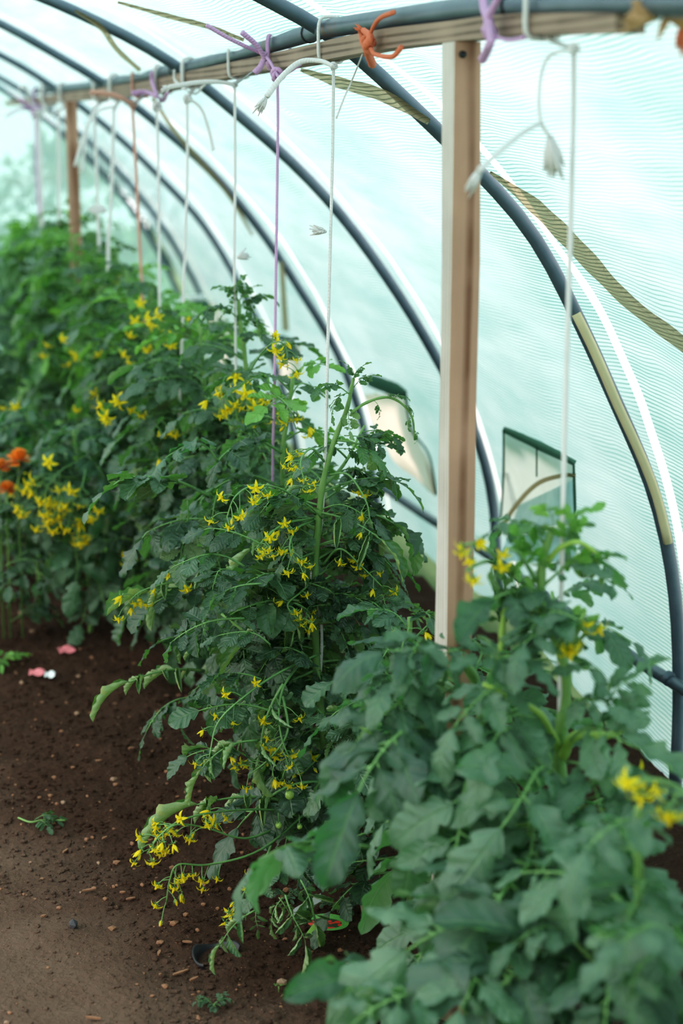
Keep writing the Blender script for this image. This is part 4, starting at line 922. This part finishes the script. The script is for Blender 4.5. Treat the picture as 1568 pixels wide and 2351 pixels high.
# canes
o=MB().tube([ground(848,2145)-(0,0,.02),P(826,2055,Y=ground(848,2145)[1]+.02),P(822,2030,Y=ground(848,2145)[1]+.03)],.0035,8).build('bamboo_cane',M['cane']); tag(o,'short bamboo cane pushed into the soil right of the seed card','cane')
# plastic bits between the near stems
for x,y,Z,w,m,lab in [(1240,2000,.05,.05,'white','folded white plastic label glimpsed between the near stems'),(1275,1985,.06,.04,'white','white plastic strip beside the near stem'),(1465,2140,.22,.03,'blue','blue plastic plant tag glimpsed through the bottom right leaves'),(1470,2250,.2,.025,'blue','lower blue plastic scrap in the bottom right leaves')]:
    p=P(x,y,Z=Z); V=[p+R_*w*(i-.5)+np.array([0,.01*j,.03*j]) for i in (0,1) for j in (0,1)]
    st=MB().grid(V,2,2); st.tube([p,(p[0],p[1]+.01,-.01)],.002,5); tag(st.build('plastic_tag',M[m]),lab,'label')
# outdoor shrubs seen through the end netting and lower wall
for i,(x,y,h,lab) in enumerate([(-.3,12.6,1.7,'dark green shrub outside the end wall, left of the far post'),(1.7,13.6,1.5,'dark green shrub outside, behind the salmon string'),(3.0,12.0,1.5,'low green shrub outside the far right corner'),(-2.6,13.6,1.5,'green shrub outside beyond the left edge')]):
    t=empty('shrub',(x,y,-.05),lab,'shrub','shrubs outside the end of the tunnel'); rr=random.Random(500+i); mb=MB(); mb.tube([(x,y,-.05),(x,y,h*.7)],.03,6); mb.build('stem',M['stem'],t); mb=MB()
    for k in range(900):
        a=rr.random()*6.28; e=rr.uniform(-.6,1.5); q=np.array([x+h*.55*math.cos(a)*math.cos(e)*rr.uniform(.6,1),y+h*.55*math.sin(a)*math.cos(e)*rr.uniform(.6,1),h*.55+h*.5*math.sin(e)*rr.uniform(.6,1)])
        d=np.array([rr.gauss(0,1),rr.gauss(0,1),rr.gauss(0,1)]); d/=np.linalg.norm(d); s=np.cross(d,(0,0,1)); s/=np.linalg.norm(s)
        mb.add([q,q+d*.07+s*.04,q+d*.15,q+d*.07-s*.04],[(0,1,2,3)])
    mb.build('foliage',plain('shrub leaf',srgb(50,92,50),.6,.3,4,trans=.2),t)

# ------------------------------------------------------------------ light
w=bpy.data.worlds.new('overcast sky'); bpy.context.scene.world=w; w.use_nodes=True; nt=w.node_tree
bg=nt.nodes['Background']; tc=nt.nodes.new('ShaderNodeTexCoord'); sp_=nt.nodes.new('ShaderNodeSeparateXYZ'); cr=nt.nodes.new('ShaderNodeValToRGB')
nt.links.new(tc.outputs['Generated'],sp_.inputs[0]); nt.links.new(sp_.outputs[2],cr.inputs[0]); nt.links.new(cr.outputs[0],bg.inputs[0])
cr.color_ramp.elements[0].color=(.96,.93,.92,1); cr.color_ramp.elements[1].color=(1,.975,.97,1); bg.inputs[1].default_value=1.6
sl=bpy.data.lights.new('sun','SUN'); sl.energy=2.2; sl.angle=.9; sl.color=(1,.98,.94); so=bpy.data.objects.new('sun',sl); C.objects.link(so)
so.rotation_euler=Vector((-.55,-.1,.8)).to_track_quat('Z','Y').to_euler()
sc=bpy.context.scene; sc.view_settings.view_transform='Standard'; sc.view_settings.look='None'; sc.view_settings.exposure=0.42
vs=sc.view_settings; vs.use_curve_mapping=True; cm=vs.curve_mapping.curves[3]
for x_,y_ in ((.03,.020),(.10,.093),(.45,.50)): cm.points.new(x_,y_)
vs.curve_mapping.update()
cy=sc.cycles; cy.max_bounces=5; cy.diffuse_bounces=3; cy.glossy_bounces=1; cy.transmission_bounces=3; cy.transparent_max_bounces=6
cy.sample_clamp_indirect=6; cy.caustics_reflective=False; cy.caustics_refractive=False; cy.use_denoising=True; cy.use_adaptive_sampling=True; cy.adaptive_threshold=.06; cy.adaptive_min_samples=12
